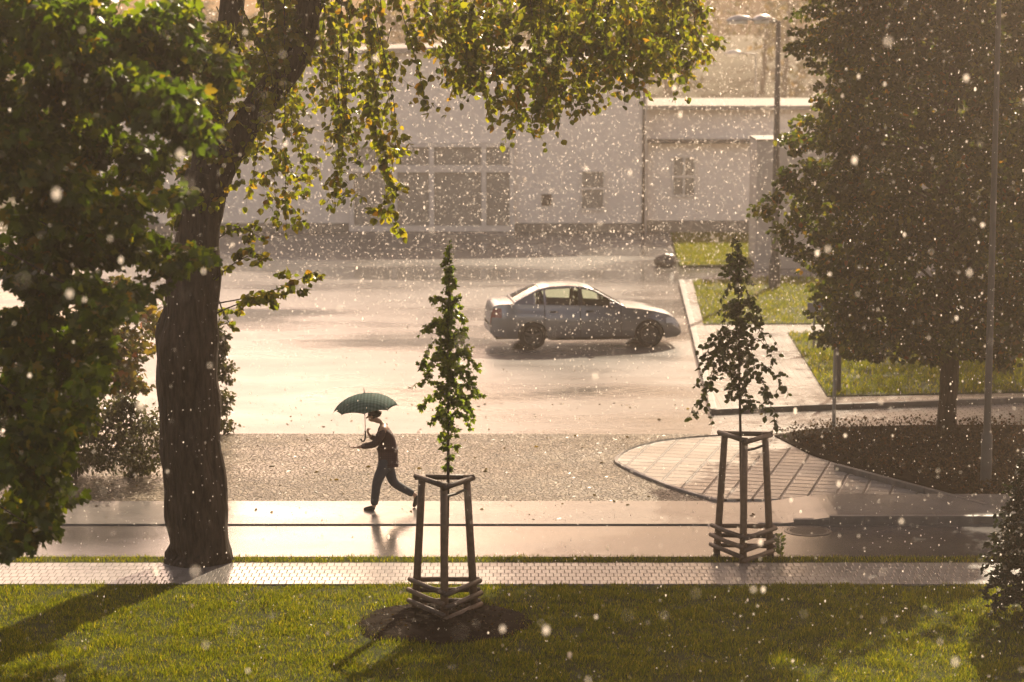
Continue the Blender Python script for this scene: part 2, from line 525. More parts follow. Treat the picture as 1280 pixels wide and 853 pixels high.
class MB:
    """Collects faces, then links them as one mesh object. World coordinates unless local=True."""

    def __init__(s):
        s.v, s.f, s.mi = [], [], []

    def add(s, vs_, fs_, mi=0):
        k = len(s.v)
        s.v += [tuple(v) for v in vs_]
        s.f += [tuple(i + k for i in f) for f in fs_]
        s.mi += [mi] * len(fs_)
        return s

    def box(s, c, size, rot=None, mi=0, bev=0.0):
        c = Vector(c)
        hx, hy, hz = (x / 2 for x in size)
        if bev:
            bm = bmesh.new()
            bmesh.ops.create_cube(bm, size=1)
            bmesh.ops.scale(bm, vec=size, verts=bm.verts)
            bmesh.ops.bevel(bm, geom=bm.edges[:], offset=bev, segments=2, affect='EDGES', profile=0.6)
            vs_ = [v.co.copy() for v in bm.verts]
            bm.verts.index_update()
            fs_ = [[v.index for v in f.verts] for f in bm.faces]
            bm.free()
        else:
            vs_ = [Vector((x, y, z)) for x in (-hx, hx) for y in (-hy, hy) for z in (-hz, hz)]
            fs_ = [(0, 1, 3, 2), (4, 6, 7, 5), (0, 4, 5, 1), (2, 3, 7, 6), (0, 2, 6, 4), (1, 5, 7, 3)]
        if rot is not None:
            vs_ = [rot @ v for v in vs_]
        return s.add([v + c for v in vs_], fs_, mi)

    def tube(s, pts, rad, n=8, mi=0, caps=True, wob=0.0, flat=1.0):
        pts = [Vector(p) for p in pts]
        if isinstance(rad, (int, float)):
            rad = [rad] * len(pts)
        vs_, fs_ = [], []
        t0 = (pts[1] - pts[0]).normalized()
        a = t0.orthogonal().normalized()
        for i, p in enumerate(pts):
            t = (pts[min(i + 1, len(pts) - 1)] - pts[max(i - 1, 0)]).normalized()
            a = (a - t * a.dot(t)).normalized()
            b = t.cross(a)
            for j in range(n):
                an = 2 * math.pi * j / n
                r = rad[i]
                if wob:
                    r *= 1 + wob * noise.noise(Vector((math.cos(an) * 1.6, math.sin(an) * 1.6, i * 0.23 + p.x)))
                vs_.append(p + a * math.cos(an) * r + b * math.sin(an) * r * flat)
        for i in range(len(pts) - 1):
            for j in range(n):
                k = i * n
                fs_.append((k + j, k + (j + 1) % n, k + n + (j + 1) % n, k + n + j))
        if caps:
            fs_.append(tuple(reversed(range(n))))
            fs_.append(tuple(range((len(pts) - 1) * n, len(pts) * n)))
        return s.add(vs_, fs_, mi)

    def lathe(s, prof, c=(0, 0, 0), n=24, axis='Z', mi=0):
        c = Vector(c)
        vs_, fs_ = [], []
        for r, h in prof:
            for j in range(n):
                an = 2 * math.pi * j / n
                x, y = r * math.cos(an), r * math.sin(an)
                vs_.append(c + (Vector((x, y, h)) if axis == 'Z' else Vector((x, h, y))))
        for i in range(len(prof) - 1):
            for j in range(n):
                fs_.append((i * n + j, i * n + (j + 1) % n, (i + 1) * n + (j + 1) % n, (i + 1) * n + j))
        return s.add(vs_, fs_, mi)

    def prism(s, pts2, z0, z1, mi=0):
        """Ground polygon (list of Vectors, z ignored) extruded from z0 to z1."""
        n = len(pts2)
        vs_ = [(p[0], p[1], z0) for p in pts2] + [(p[0], p[1], z1) for p in pts2]
        fs_ = [tuple(range(n, 2 * n))] + [(i, (i + 1) % n, n + (i + 1) % n, n + i) for i in range(n)]
        return s.add(vs_, fs_, mi)

    def build(s, name, mats, parent=None, smooth=False, local=False):
        off = Vector((0, 0, 0)) if local else origin_of(parent)
        me = bpy.data.meshes.new(name)
        me.from_pydata([(v[0] - off.x, v[1] - off.y, v[2] - off.z) for v in s.v], [], s.f)
        for m in (mats if isinstance(mats, (list, tuple)) else [mats]):
            me.materials.append(m)
        me.polygons.foreach_set('material_index', s.mi)
        if smooth:
            me.polygons.foreach_set('use_smooth', [True] * len(s.f))
        bm = bmesh.new()
        bm.from_mesh(me)
        bmesh.ops.recalc_face_normals(bm, faces=bm.faces[:])
        bm.to_mesh(me)
        bm.free()
        me.update()
        return link(name, me, parent)


def smooth_curve(pts, n=6):
    pts = [Vector(p) for p in pts]
    o = []
    for i in range(len(pts) - 1):
        p0, p1, p2, p3 = pts[max(i - 1, 0)], pts[i], pts[i + 1], pts[min(i + 2, len(pts) - 1)]
        for k in range(n):
            t = k / n
            o.append(0.5 * ((2 * p1) + (p2 - p0) * t + (2 * p0 - 5 * p1 + 4 * p2 - p3) * t * t + (3 * p1 - p0 - 3 * p2 + p3) * t ** 3))
    o.append(pts[-1])
    return o


def lerp_keys(keys, x):
    if x <= keys[0][0]:
        return keys[0][1]
    for (a, b), (c, d) in zip(keys, keys[1:]):
        if x <= c:
            return b + (d - b) * (x - a) / (c - a)
    return keys[-1][1]


# leaf outlines: tip along +y, petiole at the origin, unit length
def tmpl(half, fold=0.12):
    """half outline (x >= 0) from base to tip -> two folded halves meeting on the midrib."""
    mid0, mid1 = half[0], half[-1]
    inner = half[1:-1]
    v = [(0, mid0[1], 0), (0, mid1[1], 0)] + [(x, y, -abs(x) * fold * 2 + 0.06 * y * y) for x, y in inner] + [(-x, y, -abs(x) * fold * 2 + 0.06 * y * y) for x, y in inner]
    k = len(inner)
    f = [tuple([0] + list(range(2, 2 + k)) + [1]), tuple([1] + list(range(1 + 2 * k, 1 + k, -1)) + [0])]
    return np.array(v, float), f


LEAF_MAPLE = tmpl([(0, 0), (0.20, 0.02), (0.42, -0.02), (0.36, 0.16), (0.60, 0.34), (0.52, 0.42), (0.54, 0.60), (0.26, 0.50), (0.22, 0.74), (0, 1.0)])
LEAF_ROUND = tmpl([(0, 0), (0.26, 0.06), (0.42, 0.30), (0.36, 0.60), (0.14, 0.86), (0, 1.0)])
LEAF_OVAL = tmpl([(0, 0), (0.22, 0.18), (0.28, 0.45), (0.17, 0.78), (0, 1.0)])
LEAF_SIMPLE = tmpl([(0, 0), (0.32, 0.4), (0, 1.0)])
NEEDLE = tmpl([(0, 0), (0.13, 0.4), (0, 1.0)])


def leaves(pos, tip, size, template, spread=0.8):
    """Arrays for a cloud of leaves -> (verts, loops, face sizes)."""
    n = len(pos)
    tv, tf = template
    tip = tip + RNG.normal(0, spread, (n, 3)) * 0.6
    tip /= np.linalg.norm(tip, axis=1, keepdims=True) + 1e-9
    nr = RNG.normal(0, 1, (n, 3)) + np.array([0, 0, 0.9])
    nr -= tip * np.sum(nr * tip, axis=1, keepdims=True)
    nr /= np.linalg.norm(nr, axis=1, keepdims=True) + 1e-9
    sd = np.cross(tip, nr)
    size = np.broadcast_to(size, (n,))[:, None, None]
    v = pos[:, None, :] + size * (tv[None, :, 0:1] * sd[:, None, :] + tv[None, :, 1:2] * tip[:, None, :] + tv[None, :, 2:3] * nr[:, None, :])
    k = len(tv)
    loop = np.concatenate([np.array(f) for f in tf])
    sizes = np.array([len(f) for f in tf])
    loops = (loop[None, :] + (np.arange(n) * k)[:, None]).ravel()
    return v.reshape(-1, 3), loops, np.tile(sizes, n)


def mesh_np(name, v, loops, sizes, mats, parent=None, wood=None, smooth=False):
    off = np.array(origin_of(parent))
    mi = np.zeros(len(sizes), np.int32)
    if wood is not None and wood.f:
        k = len(v)
        v = np.concatenate([v, np.array(wood.v, float)])
        wl = np.array([i for f in wood.f for i in f]) + k
        loops = np.concatenate([loops, wl])
        ws = np.array([len(f) for f in wood.f])
        sizes = np.concatenate([sizes, ws])
        mi = np.concatenate([mi, np.ones(len(ws), np.int32)])
    v = v - off
    me = bpy.data.meshes.new(name)
    me.vertices.add(len(v))
    me.vertices.foreach_set('co', v.astype(np.float32).ravel())
    me.loops.add(len(loops))
    me.loops.foreach_set('vertex_index', loops.astype(np.int32))
    me.polygons.add(len(sizes))
    st = np.concatenate([[0], np.cumsum(sizes)[:-1]])
    me.polygons.foreach_set('loop_start', st.astype(np.int32))
    me.polygons.foreach_set('material_index', mi)
    if smooth:
        me.polygons.foreach_set('use_smooth', np.ones(len(sizes), bool))
    for m in mats:
        me.materials.append(m)
    me.update(calc_edges=True)
    me.validate()
    return link(name, me, parent)


class Cloud:
    """Gathers leaf positions, then makes one crown mesh with its twigs."""

    def __init__(s):
        s.p, s.t, s.s, s.w = [], [], [], MB()

    def pts(s, p, t, sz):
        s.p.append(np.asarray(p, float))
        s.t.append(np.asarray(t, float))
        s.s.append(np.asarray(sz, float))

    def clump(s, c, r, n, size, droop=0.6, hollow=0.35, sub=6):
        """An ellipsoidal clump made of smaller uneven sprays."""
        c, r = np.array(c, float), np.array(r, float)
        k = max(1, sub)
        u = RNG.normal(0, 1, (k, 3))
        u /= np.linalg.norm(u, axis=1, keepdims=True)
        cen = c + u * r * RNG.uniform(hollow, 0.85, (k, 1))
        which = RNG.integers(0, k, n)
        d = RNG.normal(0, 1, (n, 3))
        d /= np.linalg.norm(d, axis=1, keepdims=True)
        rr = RNG.uniform(0, 1, (n, 1)) ** 0.45
        p = cen[which] + d * rr * r * RNG.uniform(0.35, 0.55, (k, 1))[which] * np.array([1, 1, 0.75])
        t = (p - c) / r * 0.7 + np.array([0, 0, -droop])
        s.pts(p, t, size * RNG.uniform(0.65, 1.2, n))

    def twig(s, pts, r0, r1, step, size, side=0.0, droop=0.8, start=0.1, per=2):
        """A thin shoot carrying leaves, with short side shoots when side > 0."""
        cv = smooth_curve(pts, 5)
        m = len(cv)
        s.w.tube(cv, [r0 + (r1 - r0) * i / (m - 1) for i in range(m)], n=4, mi=0, caps=False)
        L = [0.0]
        for a, b in zip(cv, cv[1:]):
            L.append(L[-1] + (b - a).length)
        q = L[-1] * start
        pp, tt = [], []
        while q < L[-1]:
            i = max(0, min(m - 2, next((j for j in range(m - 1) if L[j + 1] >= q), m - 2)))
            f = (q - L[i]) / max(1e-6, L[i + 1] - L[i])
            p = cv[i].lerp(cv[i + 1], f)
            d = (cv[i + 1] - cv[i]).normalized()
            if side and random.random() < 0.42:
                sd = Vector((random.gauss(0, 1), random.gauss(0, 1), random.gauss(-0.25, 0.5))).normalized()
                ln = side * random.uniform(0.4, 1.0)
                e1 = p + sd * ln * 0.5 + Vector((0, 0, 0.02))
                e2 = p + sd * ln + Vector((0, 0, -0.35 * ln))
                s.w.tube([p, e1, e2], [r1, r1 * 0.8, r1 * 0.5], n=3, caps=False)
                nn = max(3, int(ln / step * 1.1))
                for k in range(nn):
                    g = (k + 0.5) / nn
                    x = p.lerp(e1, g * 2) if g < 0.5 else e1.lerp(e2, g * 2 - 1)
                    for _ in range(per):
                        pp.append(x)
                        tt.append(sd * 0.4 + Vector((random.gauss(0, 0.5), random.gauss(0, 0.5), -droop)))
            for _ in range(per):
                pp.append(p)
                tt.append(Vector((random.gauss(0, 0.7), random.gauss(0, 0.7), -droop)) + d * 0.3)
            q += step * random.uniform(0.6, 1.4)
        if pp:
            s.pts([tuple(x) for x in pp], [tuple(x) for x in tt], size * RNG.uniform(0.6, 1.2, len(pp)))

    def build(s, name, parent, leaf, bark, template, spread=0.8):
        p, t, z = np.concatenate(s.p), np.concatenate(s.t), np.concatenate(s.s)
        v, lo, si = leaves(p, t, z, template, spread)
        return mesh_np(name, v, lo, si, [leaf, bark], parent, s.w)


def part_tube(name, pts, rad, mat, parent, n=12, wob=0.0, sub=6, smooth=True, caps=True):
    m = MB()
    cv = smooth_curve(pts, sub)
    if isinstance(rad, (list, tuple)):
        k = len(rad) - 1
        rr = [lerp_keys([(i / k, r) for i, r in enumerate(rad)], j / (len(cv) - 1)) for j in range(len(cv))]
    else:
        rr = rad
    m.tube(cv, rr, n=n, wob=wob, caps=caps)
    return m.build(name, mat, parent, smooth=smooth)


# ------------------------------------------------------------------ ground
def struct(name, mb, mat, label, cat):
    o = mb.build(name, mat)
    return tag(o, label, cat, kind='structure')


def grid(x0, x1, y0, y1, nx, ny, zf):
    m = MB()
    vs_ = [(x0 + (x1 - x0) * i / nx, y0 + (y1 - y0) * j / ny, zf(x0 + (x1 - x0) * i / nx, y0 + (y1 - y0) * j / ny)) for j in range(ny + 1) for i in range(nx + 1)]
    fs_ = [(j * (nx + 1) + i, j * (nx + 1) + i + 1, (j + 1) * (nx + 1) + i + 1, (j + 1) * (nx + 1) + i) for j in range(ny) for i in range(nx)]
    return m.add(vs_, fs_)


def yrow(py, z=0.0):
    return P(640, py, z).y


Y_LAWN, Y_WALK, Y_STRIP, Y_GUT, Y_SLAB, Y_COB = yrow(733), yrow(706), yrow(698), yrow(658), yrow(627), yrow(541)


def hill_z(x, y):
    t = max(0.0, (y - 108) / 90)
    return -0.06 + 5.0 * t * t * (3 - 2 * t) * (1 + 0.12 * math.sin(x * 0.05)) if t > 0 else -0.06


g = struct('ground', grid(-120, 120, -18, 108, 4, 4, lambda x, y: -0.06), M['terrain'], 'bare ground under the lawns and the car park', 'ground')
g = struct('hills', grid(-120, 120, 108, 196, 24, 18, hill_z), M['terrain'], 'wooded slope rising beyond the buildings', 'hill')


def lawn_z(x, y):
    return 0.012 + 0.02 * noise.noise(Vector((x * 0.7, y * 0.7, 3)))


struct('lawn', grid(-24, 24, 4, Y_LAWN, 96, 80, lawn_z), M['earth'], 'mown green lawn along the near side of the pavement', 'lawn')
struct('sidewalk', MB().prism([(-40, Y_LAWN), (40, Y_LAWN), (40, Y_WALK), (-40, Y_WALK)], -0.05, 0.03), M['sidewalk'], 'narrow wet pavement of square pavers behind the lawn', 'pavement')
struct('verge', MB().prism([(-40, Y_WALK), (40, Y_WALK), (40, Y_STRIP), (-40, Y_STRIP)], -0.05, 0.022), M['earth'], 'thin grass verge between pavement and road', 'verge')
struct('road', MB().prism([(-60, Y_STRIP), (60, Y_STRIP), (60, Y_GUT), (-60, Y_GUT)], -0.05, 0.0), M['road'], 'smooth wet road running across behind the verge', 'road')
struct('parking_lot', MB().prism([(-45, Y_GUT + 0.13), (45, Y_GUT + 0.13), (45, 84.2), (-45, 84.2)], -0.05, 0.0), M['asphalt'], 'flooded asphalt car park shining in the rain', 'car park')
struct('gutter', MB().prism([(-60, Y_GUT + 0.003), (60, Y_GUT + 0.003), (60, Y_GUT + 0.128), (-60, Y_GUT + 0.128)], -0.05, -0.028), M['dark_trim'], 'dark drainage channel along the far edge of the road', 'gutter')
struct('cobbles', MB().prism([(-30, Y_SLAB), tuple(P(905, 627)[:2]), tuple(P(885, 543)[:2]), (-30, Y_COB)], -0.01, 0.004), M['cobble'], 'band of rough wet setts at the mouth of the car park', 'cobbles')


def slab_z(x):
    t = min(1, max(0, (x - P(955, 640).x) / (P(1050, 640).x - P(955, 640).x)))
    return 0.008 + 0.115 * t * t * (3 - 2 * t)


m = MB()
xs = [-60] + [P(900, 650).x + i * 0.15 for i in range(30)] + [60]
for xa, xb in zip(xs, xs[1:]):
    za, zb = slab_z(xa), slab_z(xb)
    y0, y1 = Y_GUT + 0.20, Y_SLAB
    m.add([(xa, y0 - 0.06, -0.05), (xb, y0 - 0.06, -0.05), (xb, y0 - 0.06, zb), (xa, y0 - 0.06, za), (xa, y1, za), (xb, y1, zb), (xb, y1, -0.05), (xa, y1, -0.05)], [(0, 1, 2, 3), (3, 2, 5, 4), (4, 5, 6, 7)])
struct('footpath', m, M['slab'], 'smooth wet path strip between road and setts, kerbed at the right', 'path')
# kerb stone nosing that rises out of the dropped crossing
m = MB()
for i in range(18):
    xa = P(945, 650).x + i * 0.55
    za = slab_z(xa + 0.27)
    m.box((xa + 0.27, Y_GUT + 0.19, za * 0.5 + 0.004), (0.54, 0.11, za + 0.004), bev=0.008)
struct('kerb', m, M['kerb'], 'kerb rising beside the wet road on the right', 'kerb')

# paved island with its edging
isl = [(770, 577), (778, 568), (795, 560), (830, 552), (880, 547), (960, 543), (1010, 570), (1065, 588), (1150, 610), (1200, 624), (1000, 626), (900, 627), (850, 613), (805, 596), (780, 584)]
struct('paved_island', MB().prism([P(*q) for q in isl], -0.01, 0.035), M['paver'], 'paved island with a pointed left end and large wet slabs', 'paving')
m = MB()
edge = smooth_curve([P(*q, 0.02) for q in [(960, 543), (880, 547), (830, 552), (795, 560), (778, 568), (770, 577), (780, 584), (805, 596), (850, 613), (900, 627)]], 4)
m.tube(edge, 0.038, n=6, wob=0.3)
struct('island_kerb', m, M['kerb'], 'low stone edging round the tip of the paved island', 'kerb')

ZK = 0.10
foot = [(851, 350), (892, 512), (1000, 507), (1320, 496), (1320, 338), (1010, 338), (960, 342)]
struct('brick_walk', MB().prism([P(*q, ZK) for q in foot], -0.02, ZK), M['brickwalk'], 'raised brick walk right of the car park', 'path')
m = MB()
for a, b in (((851, 350), (892, 512)), ((892, 512), (1000, 507)), ((1000, 507), (1320, 496))):
    A, B = P(*a, ZK), P(*b, ZK)
    d = (B - A).normalized()
    L = (B - A).length
    nseg = int(L / 1.0)
    for i in range(nseg):
        c = A + d * (L * (i + 0.5) / nseg)
        m.box((c.x, c.y, 0.055), (L / nseg - 0.012, 0.13, 0.115), Matrix.Rotation(math.atan2(d.y, d.x), 3, 'Z'), bev=0.01)
struct('walk_kerb', m, M['kerb'], 'kerb edging the raised brick walk beside the car park', 'kerb')
struct('footway', MB().prism([P(*q) for q in [(893, 518), (1320, 503), (1320, 548), (1000, 541), (888, 546)]], -0.02, 0.006), M['brickwalk'], 'wet paved path curving off to the right behind the planting bed', 'path')


def turf_patch(name, pts, z, label):
    return struct(name, MB().prism([P(*q, z) for q in pts], -0.01, z), M['turf'], label, 'grass patch')


GP = [([(866, 352), (962, 347), (1120, 345), (1120, 404), (880, 405)], ZK + 0.02, 'grass patch beside the car park kerb, behind the brick walk'),
      ([(985, 416), (1320, 416), (1320, 489), (1034, 495)], ZK + 0.02, 'grass patch under the big tree behind the paved path'),
      ([(838, 292), (945, 292), (945, 331), (850, 332)], 0.08, 'small lawn in front of the low pale building')]
for pts, z, lab in GP:
    turf_patch('turf', pts, z, lab)

bed = [(968, 546), (1000, 540), (1040, 536), (1150, 533), (1330, 533), (1330, 648), (1232, 630), (1150, 606), (1065, 586), (1015, 570)]
struct('planting_bed', MB().prism([P(*q, 0.03) for q in bed], -0.02, 0.06), M['soil'], 'dark soil bed planted with low ground cover', 'planting bed')
m = MB()
A, B = P(1045, 582, 0.1), P(1232, 632, 0.1)
d = (B - A).normalized()
for i in range(8):
    c = A + d * ((B - A).length * (i + 0.5) / 8)
    m.box((c.x, c.y, 0.065), ((B - A).length / 8 - 0.012, 0.10, 0.13), Matrix.Rotation(math.atan2(d.y, d.x), 3, 'Z'), bev=0.01)
struct('bed_kerb', m, M['kerb'], 'straight kerb edging the planting bed', 'kerb')

# bare soil ring round the nearer sapling
SP1 = P(556, 773)
m = MB()
nr, na = 9, 40
vs_, fs_ = [(SP1.x, SP1.y - 0.35, 0.11)], []
for i in range(1, nr + 1):
    for j in range(na):
        an = 2 * math.pi * j / na
        rr = i / nr * (1.22 + 0.16 * noise.noise(Vector((math.cos(an) * 2, math.sin(an) * 2, 5))))
        h = 0.11 * (1 - (i / nr) ** 2) + 0.025 * noise.noise(Vector((rr * math.cos(an) * 5, rr * math.sin(an) * 5, 1))) + (0.022 if i < nr else -0.02)
        vs_.append((SP1.x + rr * math.cos(an), SP1.y - 0.35 + rr * math.sin(an) * 0.92, h))
for j in range(na):
    fs_.append((0, 1 + j, 1 + (j + 1) % na))
for i in range(nr - 1):
    for j in range(na):
        a = 1 + i * na
        fs_.append((a + j, a + na + j, a + na + (j + 1) % na, a + (j + 1) % na))
struct('soil_mound', m.add(vs_, fs_), M['soil'], 'dark bare soil mound round the nearer staked sapling', 'soil')


# grass, litter and cover: uncountable
def blades(name, pos, h, label, mat, wd=0.16, tmpl_=None):
    n = len(pos)
    tip = np.tile(np.array([0.0, 0.0, 1.0]), (n, 1)) + RNG.normal(0, 0.35, (n, 3)) * np.array([1, 1, 0.2])
    v, lo, si = leaves(pos, tip, h, tmpl_ or (np.array([(-wd / 2, 0, 0), (wd / 2, 0, 0), (wd * 0.3, 0.6, 0.05), (0, 1, 0.2), (-wd * 0.3, 0.6, 0.05)]), [(0, 1, 2, 3, 4)]), 0.3)
    o = mesh_np(name, v, lo, si, [mat])
    return tag(o, label, 'grass', kind='stuff')


def scatter(x0, x1, y0, y1, n, clump=0.0, z=lambda x, y: 0.0, keep=None):
    x, y = RNG.uniform(x0, x1, n), RNG.uniform(y0, y1, n)
    if clump:
        k = np.array([noise.noise(Vector((a * clump, b * clump, 9))) + 0.6 * noise.noise(Vector((a * clump * 2.7, b * clump * 2.7, 4))) for a, b in zip(x, y)])
        s = RNG.uniform(-0.95, 0.35, n) < k
        x, y = x[s], y[s]
    if keep is not None:
        s = np.array([keep(a, b) for a, b in zip(x, y)])
        x, y = x[s], y[s]
    return np.stack([x, y, np.array([z(a, b) for a, b in zip(x, y)])], 1)


def not_soil(x, y):
    an = math.atan2((y - SP1.y + 0.35) / 0.92, x - SP1.x)
    rr = 1.22 + 0.16 * noise.noise(Vector((math.cos(an) * 2, math.sin(an) * 2, 5)))
    return math.hypot(x - SP1.x, (y - SP1.y + 0.35) / 0.92) > rr * random.uniform(0.66, 1.05) * (1 + 0.22 * noise.noise(Vector((x * 2.4, y * 2.4, 6))))


pos = scatter(-9.0, 9.0, 26.5, Y_LAWN + 0.07, 330000, 1.9, lawn_z, lambda x, y: y < Y_LAWN - 0.01 + 0.075 * noise.noise(Vector((x * 3.1, 4.2, 0))) and not_soil(x, y))
pos[:, 2] = np.where(pos[:, 1] > Y_LAWN, 0.03, pos[:, 2])
gh_ = np.array([0.75 + 0.9 * max(0.0, 0.35 + noise.noise(Vector((a * 2.3, b * 2.3, 2))) + 0.5 * noise.noise(Vector((a * 6, b * 6, 7)))) for a, b, _ in pos])
blades('grass', pos, RNG.uniform(0.025, 0.06, len(pos)) * gh_, 'short rain-wet grass growing on the near lawn', M['grass'], 0.13)
pos = scatter(-12, 12, Y_WALK - 0.07, Y_STRIP + 0.06, 19000, 0, lambda x, y: 0.02, lambda x, y: Y_WALK + 0.01 + 0.08 * noise.noise(Vector((x * 2.7, 8.1, 0))) < y < Y_STRIP - 0.02 + 0.09 * noise.noise(Vector((x * 2.2, 1.3, 0))))
blades('verge_grass', pos, RNG.uniform(0.025, 0.07, len(pos)), 'thin line of grass between pavement and wet road', M['grass'], 0.14)
for pts, z, lab in GP:
    q = [P(*a, z) for a in pts]
    xs, ys = [a.x for a in q], [a.y for a in q]

    def inside(x, y):
        c = False
        for i in range(len(q)):
            a, b = q[i], q[i - 1]
            if (a.y > y) != (b.y > y) and x < (b.x - a.x) * (y - a.y) / (b.y - a.y) + a.x:
                c = not c
        return c
    pos = scatter(min(xs), min(max(xs), 12), min(ys), max(ys), 26000, 0.9, lambda x, y: z, inside)
    blades('patch_grass', pos, RNG.uniform(0.05, 0.11, len(pos)), 'grass growing on the ' + lab, M['grass'], 0.2)
pos = scatter(-9, 9, 26, Y_LAWN, 500, 0, lambda x, y: lawn_z(x, y) + 0.03)
v, lo, si = leaves(pos, RNG.normal(0, 1, (len(pos), 3)) * np.array([1, 1, 0.15]), RNG.uniform(0.025, 0.055, len(pos)), LEAF_OVAL, 0.1)
tag(mesh_np('leaf_litter', v, lo, si, [M['litter']]), 'fallen yellow and brown leaves scattered over the near lawn', 'leaves', kind='stuff')
pos = scatter(-12, 5.5, 36.5, 48, 420, 0, lambda x, y: 0.012)
v, lo, si = leaves(pos, RNG.normal(0, 1, (len(pos), 3)) * np.array([1, 1, 0.1]), RNG.uniform(0.04, 0.09, len(pos)), LEAF_OVAL, 0.05)
tag(mesh_np('wet_leaf_litter', v, lo, si, [M['litter']]), 'wet fallen leaves scattered over setts and island paving', 'leaves', kind='stuff')
qb = [P(*a) for a in bed]


def in_bed(x, y):
    c = False
    for i in range(len(qb)):
        a, b = qb[i], qb[i - 1]
        if (a.y > y) != (b.y > y) and x < (b.x - a.x) * (y - a.y) / (b.y - a.y) + a.x:
            c = not c
    return c


pos = scatter(4.5, 11, 38, 45.5, 16000, 1.2, lambda x, y: 0.06 + random.uniform(0, 0.16), in_bed)
v, lo, si = leaves(pos, RNG.normal(0, 1, (len(pos), 3)) + np.array([0, 0, 0.8]), RNG.uniform(0.035, 0.08, len(pos)), LEAF_SIMPLE, 0.5)
tag(mesh_np('ground_cover', v, lo, si, [M['cover']]), 'low dark brown ground cover filling the planting bed', 'ground cover', kind='stuff')
pos = scatter(SP1.x - 1.2, SP1.x + 1.2, SP1.y - 1.4, SP1.y + 0.7, 700, 0, lambda x, y: 0.03 + 0.11 * max(0, 1 - math.hypot(x - SP1.x, y - SP1.y + 0.35) ** 2 / 1.45), lambda x, y: math.hypot(x - SP1.x, (y - SP1.y + 0.35) / 0.92) < 1.15)
v, lo, si = leaves(pos, RNG.normal(0, 1, (len(pos), 3)) * np.array([1, 1, 0.3]), RNG.uniform(0.02, 0.05, len(pos)), LEAF_SIMPLE, 0.3)
tag(mesh_np('mulch', v, lo, si, [M['cover']]), 'dark bark mulch strewn on the sapling mound', 'mulch', kind='stuff')

# ------------------------------------------------------------------ buildings
YB = yrow(290)


def bx(px, Y=None):
    return (px - 640) * (Y or YB) / (F * (CT + (426.5 - 290) / F * ST))


def bz(py, Y=None):
    return at(640, py, Y or YB).z


def win(parent, x0, x1, z0, z1, Y, name='window', nmul=1, transom=None, fr=0.07):
    """Recessed glazing: frame mesh with a pane sub-part."""
    f = MB()
    for a in [x0 + (x1 - x0) * i / nmul for i in range(nmul + 1)]:
        f.box((a, Y - 0.04, (z0 + z1) / 2), (fr, 0.09, z1 - z0 + fr))
    for h in [z0, z1] + (transom or []):
        for i in range(nmul):
            xa, xb = x0 + (x1 - x0) * i / nmul + fr / 2, x0 + (x1 - x0) * (i + 1) / nmul - fr / 2
            f.box(((xa + xb) / 2, Y - 0.037, h), (xb - xa, 0.085, fr))
    wdw = f.build(name, M['white'], parent)
    p = MB()
    p.box(((x0 + x1) / 2, Y - 0.012, (z0 + z1) / 2), (x1 - x0 - 0.01, 0.02, z1 - z0 - 0.01))
    p.build('pane', M['pane'], wdw)
    return wdw


XL, XC, XR = bx(120), bx(808), bx(1120)


def arch_z(x):
    return bz(62) - 0.0135 * (x - bx(545)) ** 2


gym = empty('sports_hall', ((XL + XC) / 2, YB, 0))
tag(gym, 'large pale hall with low arched roof and glazed entrance behind the car park', 'building')
DG = 9.0
n = 30
xs = [XL + (XC - XL) * i / n for i in range(n + 1)]
m = MB()
vs_ = []
for x in xs:
    z = arch_z(x) - 0.10
    vs_ += [(x, YB, -0.05), (x, YB, z), (x, YB + DG, -0.05), (x, YB + DG, z)]
fs_ = []
for i in range(n):
    a, b = 4 * i, 4 * i + 4
    fs_ += [(a, b, b + 1, a + 1), (a + 2, a + 3, b + 3, b + 2)]
fs_ += [(0, 1, 3, 2), (4 * n, 4 * n + 2, 4 * n + 3, 4 * n + 1)]
m.add(vs_, fs_).build('wall', M['wall'], gym)
m = MB()
vs_ = []
for x in [XL - 0.25] + xs[1:-1] + [XC + 0.25]:
    z = arch_z(x)
    vs_ += [(x, YB - 0.35, z - 0.10), (x, YB - 0.35, z + 0.07), (x, YB + DG + 0.3, z + 0.07), (x, YB + DG + 0.3, z - 0.10)]
fs_ = []
for i in range(n):
    a, b = 4 * i, 4 * i + 4
    fs_ += [(a, b, b + 1, a + 1), (a + 1, b + 1, b + 2, a + 2), (a + 2, b + 2, b + 3, a + 3), (a + 3, b + 3, b, a)]
fs_ += [(0, 1, 2, 3), (4 * n, 4 * n + 3, 4 * n + 2, 4 * n + 1)]
m.add(vs_, fs_).build('roof', M['roof'], gym)
MB().box(((XL + XC) / 2, YB - 0.03, 0.13), (XC - XL - 0.1, 0.06, 0.36)).build('plinth', M['plinth'], gym)
# glazed entrance: uneven bays as in the photograph
ent = MB()
gx = [bx(q) for q in (440, 494, 540, 605, 640)]
zt, zm, z0 = bz(181), bz(211), 0.12
for a in gx:
    ent.box((a, YB - 0.10, (zt + z0) / 2), (0.17, 0.16, zt - z0 + 0.2))
for a, b in zip(gx, gx[1:]):
    for h, t in ((zt, 0.16), (zm, 0.24), (z0, 0.2)):
        ent.box(((a + b) / 2, YB - 0.095, h), (b - a - 0.17, 0.15, t))
eo = ent.build('entrance', M['white'], gym)
for a, b in zip(gx, gx[1:]):
    for h0, h1 in ((z0 + 0.1, zm - 0.12), (zm + 0.12, zt - 0.08)):
        MB().box(((a + b) / 2, YB - 0.055, (h0 + h1) / 2), (b - a - 0.17, 0.04, h1 - h0)).build('pane', M['pane'], eo)
win(gym, bx(726), bx(755), bz(262), bz(214), YB, transom=[bz(236)])
MB().box((bx(683), YB - 0.03, bz(250)), (0.35, 0.05, 0.4), bev=0.01).build('vent_grille', M['dark_trim'], gym)
